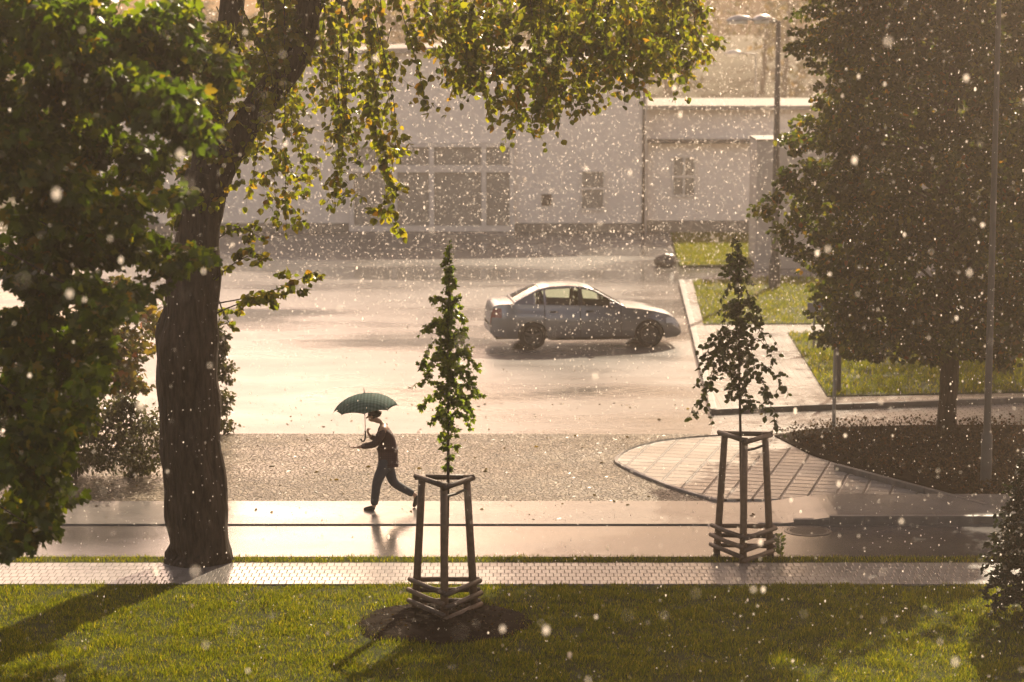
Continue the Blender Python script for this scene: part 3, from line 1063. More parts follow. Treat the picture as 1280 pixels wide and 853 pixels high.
part_tube('downpipe', [(XC - 0.12, YB - 0.08, 0.02), (XC - 0.12, YB - 0.08, arch_z(XC) - 0.12)], 0.05, M['dark_trim'], gym, n=8, sub=1)

low = empty('flat_roof_building', ((XC + XR) / 2, YB + 0.4, 0))
tag(low, 'low pale flat-roofed building adjoining the right end of the arched hall', 'building')
ze, zr = bz(178), bz(138)
m = MB()
YL = YB + 0.35
m.box(((XC + XR) / 2 + 0.02, YL + 3.5, ze / 2 - 0.02), (XR - XC - 0.04, 7.0, ze))
m.box(((XC + XR) / 2 + 0.02, YL + 3.9, (ze + zr) / 2), (XR - XC - 0.04, 6.2, zr - ze - 0.005))
m.build('wall', M['wall2'], low)
MB().box(((XC + XR) / 2 + 0.03, YL + 3.78, zr + 0.06), (XR - XC + 0.0, 6.9, 0.14)).build('roof', M['roof'], low)
MB().box(((XC + XR) / 2 + 0.03, YL - 0.06, ze + 0.02), (XR - XC, 0.7, 0.12)).build('eave', M['dark_trim'], low)
MB().box(((XC + XR) / 2 + 0.02, YL - 0.03, 0.16), (XR - XC - 0.06, 0.05, 0.42)).build('plinth', M['plinth'], low)
win(low, bx(841), bx(869), bz(246), bz(197), YL, nmul=2, transom=[bz(222)])

YW = yrow(336)
wx0 = (946 - 640) * YW / F
blk = empty('service_block', (wx0 + 4, YW + 1, 0))
tag(blk, 'plain pale rendered block behind the double street lamp, nearer than the hall', 'building')
zt = at(946, 176, YW).z
MB().box((wx0 + 4, YW + 1.1, zt / 2 - 0.02), (8, 2.2, zt)).build('wall', plain('grey_block_render', (0.46, 0.41, 0.36), 0.8, var=0.1, scale=0.9), blk)
MB().box((wx0 + 4, YW + 1.1, zt + 0.015), (8.04, 2.24, 0.05)).build('roof', M['dark_trim'], blk)


# ------------------------------------------------------------------ street furniture
def lamp(px, Y, top, heads, label, r=0.11, group=None, pm='galv'):
    base = at(px, 426, Y)
    o = empty('street_lamp', (base.x, Y, 0))
    tag(o, label, 'street lamp', group)
    m = MB()
    m.lathe([(r * 1.5, 0), (r * 1.5, 0.9), (r * 1.1, 0.95), (r, 1.0), (r * 0.6, top - 0.05), (r * 0.3, top)], (base.x, Y, 0), 14)
    m.build('pole', M[pm], o, smooth=True)
    for (dx, dy, dz, ln) in heads:
        d = Vector((dx, dy, 0)).normalized()
        p0 = Vector((base.x, Y, top - 0.08))
        p1 = p0 + d * ln + Vector((0, 0, dz))
        part_tube('arm', [p0, p0 + d * ln * 0.4 + Vector((0, 0, dz * 0.8)), p1], 0.035, M['galv'], o, n=8)
        hm = MB()
        prof = [(0, 0.06, 0.04), (0.12, 0.13, 0.10), (0.35, 0.19, 0.15), (0.55, 0.17, 0.12), (0.70, 0.06, 0.03)]
        s_ = Vector((-d.y, d.x, 0))
        ring = []
        for (l, wd, ht) in prof:
            c = p1 + d * l + Vector((0, 0, 0.02 - l * 0.06))
            ring += [c + s_ * wd * math.cos(a) + Vector((0, 0, max(-0.035, ht * math.sin(a)))) for a in [2 * math.pi * k / 10 for k in range(10)]]
        fs_ = [(i * 10 + k, i * 10 + (k + 1) % 10, i * 10 + 10 + (k + 1) % 10, i * 10 + 10 + k) for i in range(4) for k in range(10)]
        fs_ += [tuple(range(10)), tuple(range(40, 50))]
        h = hm.add(ring, fs_).build('lamp_head', M['lamp_grey'], o, smooth=True)
        lm = MB()
        c = p1 + d * 0.38 + Vector((0, 0, -0.045))
        lm.add([c + d * 0.27 * math.cos(a) + s_ * 0.15 * math.sin(a) + Vector((0, 0, z)) for z, a in [(0.02, 2 * math.pi * k / 12) for k in range(12)] + [(-0.07, 2 * math.pi * k / 12) for k in range(12)]],
               [(k, (k + 1) % 12, 12 + (k + 1) % 12, 12 + k) for k in range(12)] + [tuple(range(12, 24))])
        lm.build('lens', M['lamp_white'], h, smooth=True)
    return o


YA = yrow(365)
lamp(967, YA, at(967, 26, YA).z, [(-1, 0.1, 0.10, 0.72), (-0.8, -0.75, 0.12, 0.30)], 'double-headed grey street lamp in front of the plain pale block', 0.11, pm='lamp_dark')
lamp(940, 97, at(940, 66, 97).z, [(-1, 0.05, 0.05, 0.55)], 'single-headed thin street lamp rising behind the low flat roof', 0.05)
YQ = yrow(612)
lamp(1237, YQ, 8.9, [(-0.6, -1, 0.15, 1.0)], 'tall grey lamp post standing in the planting bed before the big tree', 0.062, pm='lamp_dark')

post = empty('sign_post', P(1042, 541))
tag(post, 'slim grey metal post at the edge of the planting bed', 'post')
L = post.location
MB().lathe([(0.034, -0.02), (0.034, 2.05), (0.028, 2.08), (0.001, 2.085)], L, 10).build('pole', M['galv'], post, smooth=True)
post = empty('short_post', P(1048, 492, ZK))
tag(post, 'short dark post on the grass behind the slim metal post', 'post')
L = post.location
MB().lathe([(0.05, -0.02), (0.05, 1.4), (0.035, 1.43), (0.001, 1.44)], L, 10).build('pole', M['dark_trim'], post, smooth=True)
MB().lathe([(0.052, 1.2), (0.056, 1.21), (0.056, 1.3), (0.052, 1.31)], L, 10).build('collar', M['galv'], post, smooth=True)
ps = empty('parking_sign', P(1017, 436, ZK))
tag(ps, 'small blue-grey sign on a thin post beside the grass patch', 'sign')
L = ps.location
MB().lathe([(0.024, -0.02), (0.024, 1.2), (0.001, 1.205)], L, 8).build('pole', M['galv'], ps, smooth=True)
MB().box((L.x + 0.02, L.y - 0.034, 1.05), (0.36, 0.02, 0.22), bev=0.006).build('sign_plate', plain('blue_grey_sign', (0.18, 0.19, 0.24), 0.4, var=0.05), ps)

# boulder at the corner of the small lawn
bp = P(833, 333)
o = empty('boulder', (bp.x, bp.y, 0))
tag(o, 'dark rounded boulder at the corner of the small lawn', 'boulder')
bm = bmesh.new()
bmesh.ops.create_icosphere(bm, subdivisions=4, radius=1)
for v in bm.verts:
    k = 1 + 0.22 * noise.noise(v.co * 1.4) + 0.08 * noise.noise(v.co * 4)
    v.co = Vector((v.co.x * 0.36 * k, v.co.y * 0.3 * k, max(-0.02, v.co.z * 0.24 * k + 0.15)))
me = bpy.data.meshes.new('stone')
bm.to_mesh(me)
bm.free()
me.materials.append(M['rock'])
me.polygons.foreach_set('use_smooth', [True] * len(me.polygons))
so = link('stone', me, o)

mh = P(1010, 664, 0.0)
o = tag(empty('manhole_cover', (mh.x, mh.y, 0)), 'round iron manhole cover in the wet road', 'manhole cover')
MB().lathe([(0.36, 0.001), (0.36, 0.008), (0.32, 0.009), (0.32, 0.004)], mh, 32).build('frame', M['iron'], o, smooth=False)
m = MB().lathe([(0.31, 0.001), (0.31, 0.007), (0.001, 0.007)], mh, 32)
for i in range(-4, 5):
    hw = math.sqrt(max(0, 0.28 ** 2 - (i * 0.062) ** 2))
    m.box((mh.x, mh.y + i * 0.062, 0.010), (2 * hw, 0.025, 0.006))
m.build('lid', M['iron'], o)


# ------------------------------------------------------------------ tree guards
def guard_parts(o):
    """Three splayed round stakes, top rails and three rows of boards on each side."""
    rb, rt, h = 0.45, 0.33, 1.80
    ang = [R(-92), R(28), R(148)]
    bot = [Vector((rb * math.cos(a), rb * math.sin(a), -0.03)) for a in ang]
    top = [Vector((rt * math.cos(a), rt * math.sin(a), h)) for a in ang]
    for b, t in zip(bot, top):
        m = MB()
        m.tube([b, b.lerp(t, 0.33), b.lerp(t, 0.66), t], [0.052, 0.051, 0.049, 0.047], n=12, wob=0.15)
        m.build('stake', M['wood'], o, smooth=True, local=True)
    for i in range(3):
        a, b = top[i], top[(i + 1) % 3]
        d = (b - a).normalized()
        nrm = Vector((d.y, -d.x, 0))
        if nrm.dot((a + b) / 2) < 0:
            nrm = -nrm
        m = MB()
        z = Vector((0, 0, -0.05 + 0.012 * i))
        m.tube([a - d * 0.10 + nrm * 0.045 + z, (a + b) / 2 + nrm * 0.045 + z, b + d * 0.10 + nrm * 0.045 + z], 0.036, n=10, wob=0.12)
        m.build('rail', M['wood_dark'], o, smooth=True, local=True)
        for j in range(3):
            zz = 0.10 + j * 0.145 + random.uniform(-0.012, 0.012)
            f = zz / h
            p, q = bot[i].lerp(top[i], f), bot[(i + 1) % 3].lerp(top[(i + 1) % 3], f)
            dd = (q - p).normalized()
            m = MB()
            off = nrm * (0.058 + 0.012 * (j % 2)) + Vector((0, 0, 0.018 * i))
            m.tube([p - dd * 0.085 + off, (p + q) / 2 + off + Vector((0, 0, random.uniform(-0.01, 0.01))), q + dd * 0.085 + off], 0.034, n=10, wob=0.15, flat=1.0)
            m.build('board', M['wood_dark'] if (i + j) % 3 else M['wood'], o, smooth=True, local=True)
    m = MB()
    a, b = bot[0].lerp(top[0], 0.9), bot[1].lerp(top[1], 0.9)
    m.tube([a, (a + b) / 2 + Vector((0, 0, -0.015)), b], 0.018, n=6)
    m.build('tie_strap', M['strap'], o, local=True)


SP2 = P(929, 697)
g1 = empty('tree_guard', (SP1.x, SP1.y, 0.06), R(3))
tag(g1, 'three-legged wooden stake frame round the nearer sapling on the soil mound', 'tree guard', 'wooden stake frames round young trees')
guard_parts(g1)
g2 = empty('tree_guard', (SP2.x, SP2.y, 0.01), R(-4))
tag(g2, 'three-legged wooden stake frame round the dark-leaved sapling by the verge', 'tree guard', 'wooden stake frames round young trees')
for ch in list(g1.children):
    c = ch.copy()
    col.objects.link(c)
    c.parent = g2


# ------------------------------------------------------------------ saplings
def sapling(px0, base, prof, top_py, Y, label, leafm, nbranch, leafsize, template, step, tr=0.026, dropy=0.4):
    o = empty('sapling', base)
    tag(o, label, 'young tree', 'staked saplings')
    top = at(px0[1], top_py, Y)
    pts = [base + Vector((0, 0, -0.02)), at((px0[0] * 2 + px0[1]) / 3, 600, Y), at(px0[0] * 0.4 + px0[1] * 0.6, (600 + top_py) / 2, Y + 0.05), top]
    pts[1].x += 0.015
    part_tube('trunk', pts, [tr, tr * 0.8, tr * 0.45, 0.004], M['bark_fine'], o, n=8)
    cv = smooth_curve(pts, 12)
    cl = Cloud()
    z0, z1 = at(600, prof[0][0], Y).z, at(600, prof[-1][0], Y).z
    for i in range(nbranch):
        f = (i + random.uniform(0.1, 0.9)) / nbranch
        zb = z0 + (z1 - z0) * f
        p = min(cv, key=lambda q: abs(q.z - zb))
        wl = lerp_keys([(k / (len(prof) - 1), r) for k, (_, r) in enumerate(prof)], f) * Y / F
        a = i * 2.399 + random.uniform(-0.5, 0.5)
        ln = wl * random.uniform(0.65, 1.15)
        d = Vector((math.cos(a), math.sin(a), 0))
        e1 = p + d * ln * 0.45 + Vector((0, 0, ln * random.uniform(0.25, 0.7)))
        e2 = p + d * ln + Vector((0, 0, ln * random.uniform(-dropy, 1.0 - dropy)))
        cl.twig([p, e1, e2], 0.008, 0.003, step, leafsize, side=ln * 0.45, droop=0.7, start=0.08, per=2)
    cl.twig([cv[-14], cv[-7], cv[-1]], 0.006, 0.003, step, leafsize, side=0.08, droop=0.5, per=2)
    cl.build('crown', o, leafm, M['bark_fine'], template)
    return o


sapling((557, 562), SP1 + Vector((0, 0, 0.05)), [(588, 8), (560, 22), (520, 36), (480, 42), (430, 36), (380, 26), (340, 14), (322, 6)], 300, SP1.y, 'slender light-green sapling tied in the nearer wooden stake frame', M['leaf_young'], 60, 0.068, LEAF_MAPLE, 0.042)
sapling((927, 922), SP2, [(515, 34), (485, 68), (455, 70), (420, 56), (395, 40), (365, 22), (340, 26), (318, 30)], 300, SP2.y, 'dark-leaved sapling with broad crown in the farther wooden stake frame', M['leaf_dark'], 42, 0.082, LEAF_ROUND, 0.072, 0.03, 0.75)

# ------------------------------------------------------------------ the old linden
TB = P(250, 703)
YT = TB.y
lin = empty('linden_tree', TB)
tag(lin, 'old thick-trunked tree with drooping yellow-green branches left of the walker', 'tree')
tp = [(250, 712, 0.56), (250, 701, 0.485), (251, 690, 0.445), (251, 676, 0.43), (248, 640, 0.44), (242, 590, 0.435), (238, 540, 0.42), (234, 480, 0.42), (234, 420, 0.42), (238, 380, 0.39), (245, 330, 0.35), (252, 280, 0.295), (257, 235, 0.305), (262, 210, 0.28)]
m = MB()
cv, rr = [], []
for (a, b, r), (a2, b2, r2) in zip(tp, tp[1:]):
    for k in range(4):
        cv.append(at(a + (a2 - a) * k / 4, b + (b2 - b) * k / 4, YT))
        rr.append(r + (r2 - r) * k / 4)
m.tube(cv, rr, n=40, wob=0.22)
m.build('trunk', M['bark'], lin, smooth=True)


def pxl(pts, Y):
    return [at(a, b, Y + dy) for a, b, dy in pts]


s1 = pxl([(262, 235, 0), (285, 190, 0), (320, 140, 0.1), (355, 92, 0.1), (378, 48, 0.2), (384, 0, 0.3), (372, -60, 0.4), (380, -150, 0.6)], YT)
part_tube('branch', s1, [0.27, 0.23, 0.215, 0.21, 0.19, 0.175, 0.16, 0.11], M['bark'], lin, n=18, wob=0.14)
s2 = pxl([(258, 240, 0), (262, 190, 0.1), (272, 120, 0.3), (285, 60, 0.5), (290, 0, 0.7), (300, -100, 1.0)], YT)
part_tube('branch', s2, [0.26, 0.22, 0.20, 0.19, 0.17, 0.12], M['bark'], lin, n=18, wob=0.14)
# limbs above the frame that carry the hanging shoots
limbs = [[s1[6], Vector((-1.6, YT - 0.6, 9.5)), Vector((0.2, YT - 1.0, 10.0)), Vector((2.0, YT - 1.2, 9.6))],
         [s1[5], Vector((-2.4, YT + 0.8, 9.2)), Vector((-1.0, YT + 1.6, 9.9)), Vector((1.4, YT + 2.0, 10.0))],
         [s1[7], Vector((-2.2, YT + 0.2, 11.2)), Vector((-1.2, YT, 12.3))],
         [s2[5], Vector((-4.8, YT + 1.6, 10.6)), Vector((-6.2, YT + 2.2, 11.4))],
         [s1[4], Vector((-2.3, YT - 0.6, 8.6)), Vector((-1.7, YT - 1.0, 8.9)), Vector((-1.0, YT - 1.2, 8.8))]]
for q in limbs:
    part_tube('branch', q, [0.12, 0.085, 0.06, 0.03][:len(q)], M['bark'], lin, n=10, wob=0.1)
cl = Cloud()


def hang(px0, py0, px1, py1, Y, step, size, side, per=2, bow=18):
    a, b = at(px0, py0, Y), at(px1, py1, Y + random.uniform(-0.4, 0.4))
    mid = at((px0 * 0.45 + px1 * 0.55) + random.uniform(-bow, bow), py0 * 0.45 + py1 * 0.55, Y + random.uniform(-0.3, 0.3))
    cl.twig([a, mid, b], 0.010, 0.003, step, size, side=side, droop=0.85, start=0.12, per=per)


envB = [(548, 70), (560, 120), (600, 150), (650, 172), (685, 195), (725, 165), (770, 138), (810, 112), (850, 100), (880, 92), (892, 60)]
for i in range(54):
    px = 545 + 345 * (i + random.uniform(0, 1)) / 54
    dep = lerp_keys(envB, px) * (random.uniform(0.3, 1.08) ** 0.6)
    hang(px + random.uniform(-40, 20), random.uniform(-90, -20), px, dep, YT + random.uniform(-1.6, 2.2), 0.085, 0.100, 0.5, bow=34)
for i in range(100):
    px = random.uniform(548, 890)
    py = -25 + (lerp_keys(envB, px) * (0.62 + 0.45 * noise.noise(Vector((px * 0.035, 1.7, 0)))) + 15) * random.uniform(0, 1) ** 0.8
    q = random.uniform(0.16, 0.34)
    cl.clump(at(px, py, YT + random.uniform(-1.5, 2.0)), (q * 1.15, q, q), int(300 * q * q + 24), 0.10, droop=0.7, sub=3, hollow=0.1)
for i in range(50):
    px = random.uniform(300, 480)
    py = random.uniform(-20, 270)
    q = random.uniform(0.10, 0.26)
    cl.clump(at(px, py, YT + random.uniform(-0.6, 2.4)), (q * 1.2, q, q), int(300 * q * q + 10), 0.098, droop=0.7, sub=3, hollow=0.1)
envA = [(285, 200), (300, 265), (340, 300), (380, 300), (420, 290), (450, 262), (480, 285), (500, 300), (508, 230), (520, 150)]
for i in range(24):
    px = 285 + 220 * (i + random.uniform(0, 1)) / 24
    dep = lerp_keys(envA, px) * (random.uniform(0.45, 1.0) ** 0.8)
    hang(px + random.uniform(-45, 15), random.uniform(-40, 60), px, dep, YT + random.uniform(-0.8, 2.4), 0.095, 0.10, 0.48, bow=30)
for px0, py0, px1, py1 in [(450, -60, 462, 150), (455, -50, 500, 295), (460, 100, 495, 240), (480, -50, 535, 142), (500, -40, 525, 60), (470, -60, 480, 90), (520, -60, 545, 50), (430, -60, 445, 120), (400, -60, 420, 90), (505, -60, 540, 40), (360, -50, 350, 60), (330, -60, 325, 80)]:
    hang(px0, py0, px1, py1, YT + random.uniform(-0.8, 1.0), 0.085, 0.12, 0.26, bow=8)
for pts_, n_c in (([(268, 380), (310, 372), (350, 360), (398, 338)], 5), ([(270, 392), (300, 380), (335, 378), (372, 356)], 5), ([(268, 350), (292, 330), (318, 318), (335, 322)], 3), ([(270, 300), (300, 285), (330, 300)], 3), ([(272, 372), (284, 400), (300, 415)], 1)):
    Yb = YT - 0.2 + random.uniform(-0.4, 0.4)
    q_ = [at(a, b, Yb) for a, b in pts_]
    cl.twig(q_, 0.014, 0.004, 0.10, 0.10, side=0.22, droop=0.4, start=0.3, per=2)
    cv_ = smooth_curve(q_, 6)
    for c_ in range(n_c):
        x_ = cv_[int((0.35 + 0.62 * (c_ + random.random()) / n_c) * (len(cv_) - 1))]
        cl.clump(x_ + Vector((random.uniform(-.1, .1), random.uniform(-.3, .3), random.uniform(-.05, .1))), (0.17, 0.17, 0.11), 22, 0.095, droop=0.5, sub=2)
# ivy-like epicormic leaves where the trunk forks, and the crown above the frame
for a, b, r in [(250, 150, 45), (300, 60, 48), (340, 30, 44), (230, 60, 40), (215, 255, 26), (285, 190, 26), (330, 110, 34), (265, 240, 24), (370, 40, 36), (240, 210, 30), (350, 80, 26)]:
    c = at(a, b, YT + 0.2)
    cl.clump(c, (r / 88, 0.7, r / 88), int(r * 9), 0.11)
for c, r, n_ in [((-4.6, YT, 11.6), (3.0, 2.8, 2.2), 2600), ((-1.6, YT - 0.4, 11.6), (2.8, 2.8, 2.0), 2600), ((1.2, YT - 1.6, 10.9), (2.4, 2.6, 1.6), 2600), ((3.4, YT - 1.8, 10.8), (2.2, 2.8, 1.5), 2600), ((2.6, YT - 1.0, 12.8), (2.6, 3.2, 1.5), 2400), ((4.6, YT - 1.5, 12.8), (2.6, 3.0, 1.4), 2200), ((4.4, YT - 1.5, 15.0), (2.6, 3.2, 1.6), 2200), ((-3.0, YT + 0.5, 13.2), (2.8, 2.6, 1.6), 1800), ((-7.2, YT + 1.0, 11.0), (2.2, 2.4, 2.2), 900), ((-0.6, YT - 0.5, 9.3), (2.6, 2.0, 0.8), 1300), ((-3.2, YT + 0.5, 9.0), (1.6, 1.6, 0.9), 900)]:
    cl.clump(c, r, int(n_ * 1.3), 0.165, sub=16)
cl.build('crown', lin, M['leaf_linden'], M['bark_fine'], LEAF_ROUND)

# ------------------------------------------------------------------ the near maple
YM = 24.0
mb = Vector((-7.6, YM + 0.3, 0.0))
map_ = empty('maple_tree', mb)
tag(map_, 'dense dark-green maple with large lobed leaves filling the left edge', 'tree')
part_tube('trunk', [mb + Vector((0, 0, -0.03)), mb + Vector((0.05, 0, 2.5)), mb + Vector((0.2, 0.1, 5.5)), mb + Vector((0.1, 0.2, 9.0)), mb + Vector((0.2, 0, 12.0))], [0.30, 0.24, 0.20, 0.13, 0.03], M['bark'], map_, n=16, wob=0.12)
mc = [(-10, 30, 62, 60), (60, 30, 66, 60), (140, 35, 66, 58), (215, 38, 54, 48), (268, 78, 36, 34), (285, 105, 20, 18), (10, 120, 58, 55), (140, 110, 64, 55), (215, 130, 46, 44), (245, 165, 26, 26), (30, 215, 66, 58), (110, 205, 58, 50), (180, 200, 44, 40), (222, 245, 18, 14), (20, 310, 64, 62), (95, 300, 64, 56), (160, 300, 50, 44), (205, 322, 40, 26), (240, 318, 32, 20), (40, 400, 70, 60), (120, 375, 50, 40), (165, 365, 34, 24), (20, 480, 56, 56), (85, 465, 48, 44), (122, 470, 22, 30), (20, 560, 54, 52), (78, 545, 38, 40), (100, 520, 24, 24), (30, 630, 44, 40), (70, 622, 26, 26), (45, 662, 30, 20), (14, 668, 24, 18), (85, 85, 60, 50), (15, 170, 40, 40), (75, 150, 34, 30), (110, 170, 30, 30), (65, 250, 60, 45), (150, 255, 50, 40), (60, 345, 55, 40), (120, 425, 40, 36), (60, 520, 45, 40), (50, 595, 45, 36), (100, 145, 30, 26), (190, 75, 50, 40), (-70, 150, 80, 120), (-80, 380, 80, 120), (-70, 570, 60, 90), (-60, -60, 80, 60), (60, -70, 90, 60), (190, -60, 80, 50)]
cl = Cloud()
for i, (a, b, rx, rz) in enumerate(mc):
    Yc = YM + random.uniform(-1.3, 1.3)
    c = at(a, b, Yc)
    k = Yc / F
    cl.clump(c, (rx * k, 0.75, rz * k), int(rx * rz * 0.20) + 40, 0.118, droop=0.75, sub=13, hollow=0.2)
    if i % 5 == 0:
        st = Vector((mb.x + 0.1, mb.y, min(10, c.z + 0.9)))
        cl.w.tube(smooth_curve([st, st.lerp(c, 0.5) + Vector((0, 0, 0.3)), c], 4), [0.03, 0.027, 0.024, 0.021, 0.018, 0.014, 0.011, 0.008, 0.005], n=5, caps=False)
for c, r, n_ in [((-8.4, YM, 9.5), (2.2, 2.0, 2.4), 900), ((-6.8, YM, 11.0), (2.0, 2.0, 1.8), 700), ((-9.2, YM, 5.5), (1.8, 2.0, 2.6), 800)]:
    cl.clump(c, r, n_, 0.16, sub=12)
cl.build('crown', map_, M['leaf_maple'], M['bark_fine'], LEAF_MAPLE)

# ------------------------------------------------------------------ the big tree on the right
RB = P(1183, 541)
rt = empty('hornbeam_tree', RB + Vector((0, 0, 0.05)))
tag(rt, 'big dense dark tree standing in the planting bed on the right', 'tree')
part_tube('trunk', [RB + Vector((0, 0, 0.02)), RB + Vector((0, 0, 0.3)), RB + Vector((0.02, 0, 1.5)), RB + Vector((-0.1, 0.1, 5)), RB + Vector((0, 0, 11.8))], [0.24, 0.18, 0.165, 0.12, 0.03], M['bark'], rt, n=16, wob=0.14, sub=8)
cl = Cloud()
prof = [(0.9, 0.4), (1.5, 1.9), (2.2, 2.55), (3.2, 2.85), (4.6, 2.85), (5.6, 2.85), (6.6, 2.7), (7.6, 2.8), (8.6, 3.3), (9.4, 3.5), (10.6, 3.4), (11.6, 2.4), (12.8, 0.5)]
cxr = RB.x - 0.35
for i in range(560):
    z = 1.5 + 7.6 * (i + random.random()) / 460 if i < 460 else 9.0 + 3.6 * (i - 459) / 100
    r = lerp_keys(prof, z)
    a = i * 2.399963
    d = Vector((math.cos(a), math.sin(a), 0))
    f = random.uniform(0.42, 0.88) * (1 + 0.38 * noise.noise(Vector((math.cos(a) * 1.7, math.sin(a) * 1.7, z * 0.55))))
    skew = Vector((0.03 * (6 - min(z, 9)) - (0.75 if z > 9 else 0), 0, 0))
    c = Vector((cxr, RB.y + 0.2, z)) + d * r * f + skew
    q = random.uniform(0.45, 0.75) * (1 if z < 8.6 else 1.45)
    cl.clump(c, (q, q, q * 0.7), 190 if z < 8.6 else 120, 0.105 if z < 8.6 else 0.20, droop=0.6, sub=4, hollow=0.3)
    if i % 5 == 0:
        cl.w.tube([Vector((RB.x, RB.y, max(1.4, z - 0.6))), Vector((RB.x, RB.y, z - 0.3)).lerp(c, 0.5), c], [0.04, 0.025, 0.008], n=4, caps=False)
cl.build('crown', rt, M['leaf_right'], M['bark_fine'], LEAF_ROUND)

# dark evergreen bush at the right end of the lawn
EB = P(1296, 772)
ev = empty('evergreen_bush', EB)
tag(ev, 'dark evergreen bush cut by the right edge beside the lawn', 'bush')
part_tube('stem', [EB, EB + Vector((0.02, 0, 0.8)), EB + Vector((0.05, 0, 2.0))], [0.05, 0.04, 0.01], M['bark_fine'], ev, n=8)
cl = Cloud()
for i in range(110):
    z = 0.12 + 2.25 * (i + random.random()) / 110
    r = lerp_keys([(0, 0.55), (0.5, 0.72), (1.0, 0.68), (1.6, 0.45), (2.3, 0.2)], z)
    a = i * 2.4
    e = EB + Vector((math.cos(a) * r, math.sin(a) * r, z - 0.12))
    cl.twig([EB + Vector((0, 0, z)), EB + Vector((math.cos(a) * r * 0.5, math.sin(a) * r * 0.5, z + 0.06)), e], 0.008, 0.003, 0.035, 0.075, side=0.16, droop=0.3, start=0.2, per=3)
cl.build('crown', ev, M['needle'], M['bark_fine'], LEAF_OVAL)


# ------------------------------------------------------------------ small plants at the left and far trees
def simple_tree(name, label, cat, base, h, r, leafm, n, size, trunk_r, z0=0.3, group=None, template=LEAF_SIMPLE, sub=14, nb=8, prof=None):
    o = empty(name, base)
    tag(o, label, cat, group)
    b = Vector(base)
    part_tube('trunk', [b + Vector((0, 0, -0.05)), b + Vector((0.03 * h * random.uniform(-1, 1), 0, h * 0.5)), b + Vector((0, 0, h * 0.93))], [trunk_r, trunk_r * 0.7, trunk_r * 0.15], M['bark_fine'], o, n=8)
    cl = Cloud()
    for i in range(nb):
        f = (i + 0.5) / nb
        z = h * (z0 + (1 - z0) * f * 0.95)
        rr = r * (lerp_keys(prof, f) if prof else math.sin(math.pi * (0.15 + 0.8 * f)))
        a = i * 2.4 + random.random()
        c = b + Vector((math.cos(a) * rr * 0.45, math.sin(a) * rr * 0.45, z))
        cl.clump(c, (rr * 0.75 + 0.05, rr * 0.75 + 0.05, h * (1 - z0) / nb * 1.1 + 0.05), n // nb, size, sub=sub)
        cl.w.tube([b + Vector((0, 0, z * 0.8)), c], [trunk_r * 0.35, trunk_r * 0.1], n=4, caps=False)
    cl.build('crown', o, leafm, M['bark_fine'], template)
    return o


simple_tree('autumn_tree', 'small tree turning yellow-green in front of the car park, left of the old trunk', 'tree', P(150, 560), 3.1, 1.0, M['leaf_autumn'], 1700, 0.13, 0.05, 0.35, template=LEAF_MAPLE)
simple_tree('young_conifer', 'thin grey-green conifer just right of the old trunk', 'conifer', P(272, 545), 2.15, 0.36, M['leaf_shrub'], 2600, 0.085, 0.03, 0.05, template=LEAF_OVAL, nb=10, prof=[(0, 1), (0.5, 0.85), (1, 0.3)])
for (a, b, hh, rr, lab) in [(165, 598, 1.45, 1.0, 'misty grey-green shrub close left of the old trunk'), (95, 600, 1.7, 1.1, 'misty shrub half hidden behind the maple leaves')]:
    simple_tree('shrub', lab, 'shrub', P(a, b), hh, rr, M['leaf_shrub'], 4200, 0.085, 0.03, 0.1, group='shrubs left of the old tree')
wb = P(975, 698)
o = tag(empty('weed', wb), 'small weed sprouting at the verge beside the farther stake frame', 'plant')
MB().tube([wb, wb + Vector((0.02, 0, 0.2)), wb + Vector((-0.02, 0, 0.36))], [0.007, 0.005, 0.002], n=5).build('stem', M['bark_fine'], o)
pp = np.array([tuple(wb + Vector((0, 0, 0.05 + 0.3 * i / 26))) for i in range(26)])
tt = np.array([(math.cos(i * 2.4), math.sin(i * 2.4), 0.5) for i in range(26)])
v, lo, si = leaves(pp, tt, RNG.uniform(0.06, 0.12, 26), LEAF_OVAL, 0.3)
mesh_np('foliage', v, lo, si, [M['leaf_young']], o)

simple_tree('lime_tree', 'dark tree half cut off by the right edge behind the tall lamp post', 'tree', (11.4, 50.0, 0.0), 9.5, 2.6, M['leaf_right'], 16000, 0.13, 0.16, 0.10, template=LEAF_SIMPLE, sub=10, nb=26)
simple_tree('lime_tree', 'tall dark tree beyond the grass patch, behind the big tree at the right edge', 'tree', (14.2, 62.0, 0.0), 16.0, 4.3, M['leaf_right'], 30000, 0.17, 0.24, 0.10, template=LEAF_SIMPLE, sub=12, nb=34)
k = 0
for row, (Y0, num) in enumerate([(138, 12), (155, 13), (172, 14)]):
    for i in range(num):
        X = (i - (num - 1) / 2) * (5.2 + row * 0.9) + random.uniform(-1.6, 1.6) + 2
        Y = Y0 + random.uniform(-5, 5)
        h = random.uniform(5.5, 7.0) - 0.8 * row + 11.0 * min(1, max(0, (X + 8) / 24))
        simple_tree('slope_tree', 'hazy autumn-brown tree on the wooded slope beyond the roofs', 'tree', (X, Y, hill_z(X, Y)), h, random.uniform(2.3, 3.2) + 0.06 * h, M['leaf_far'], 900, 0.48, 0.16, 0.16, group='trees on the slope beyond the roofs', sub=8, nb=7)

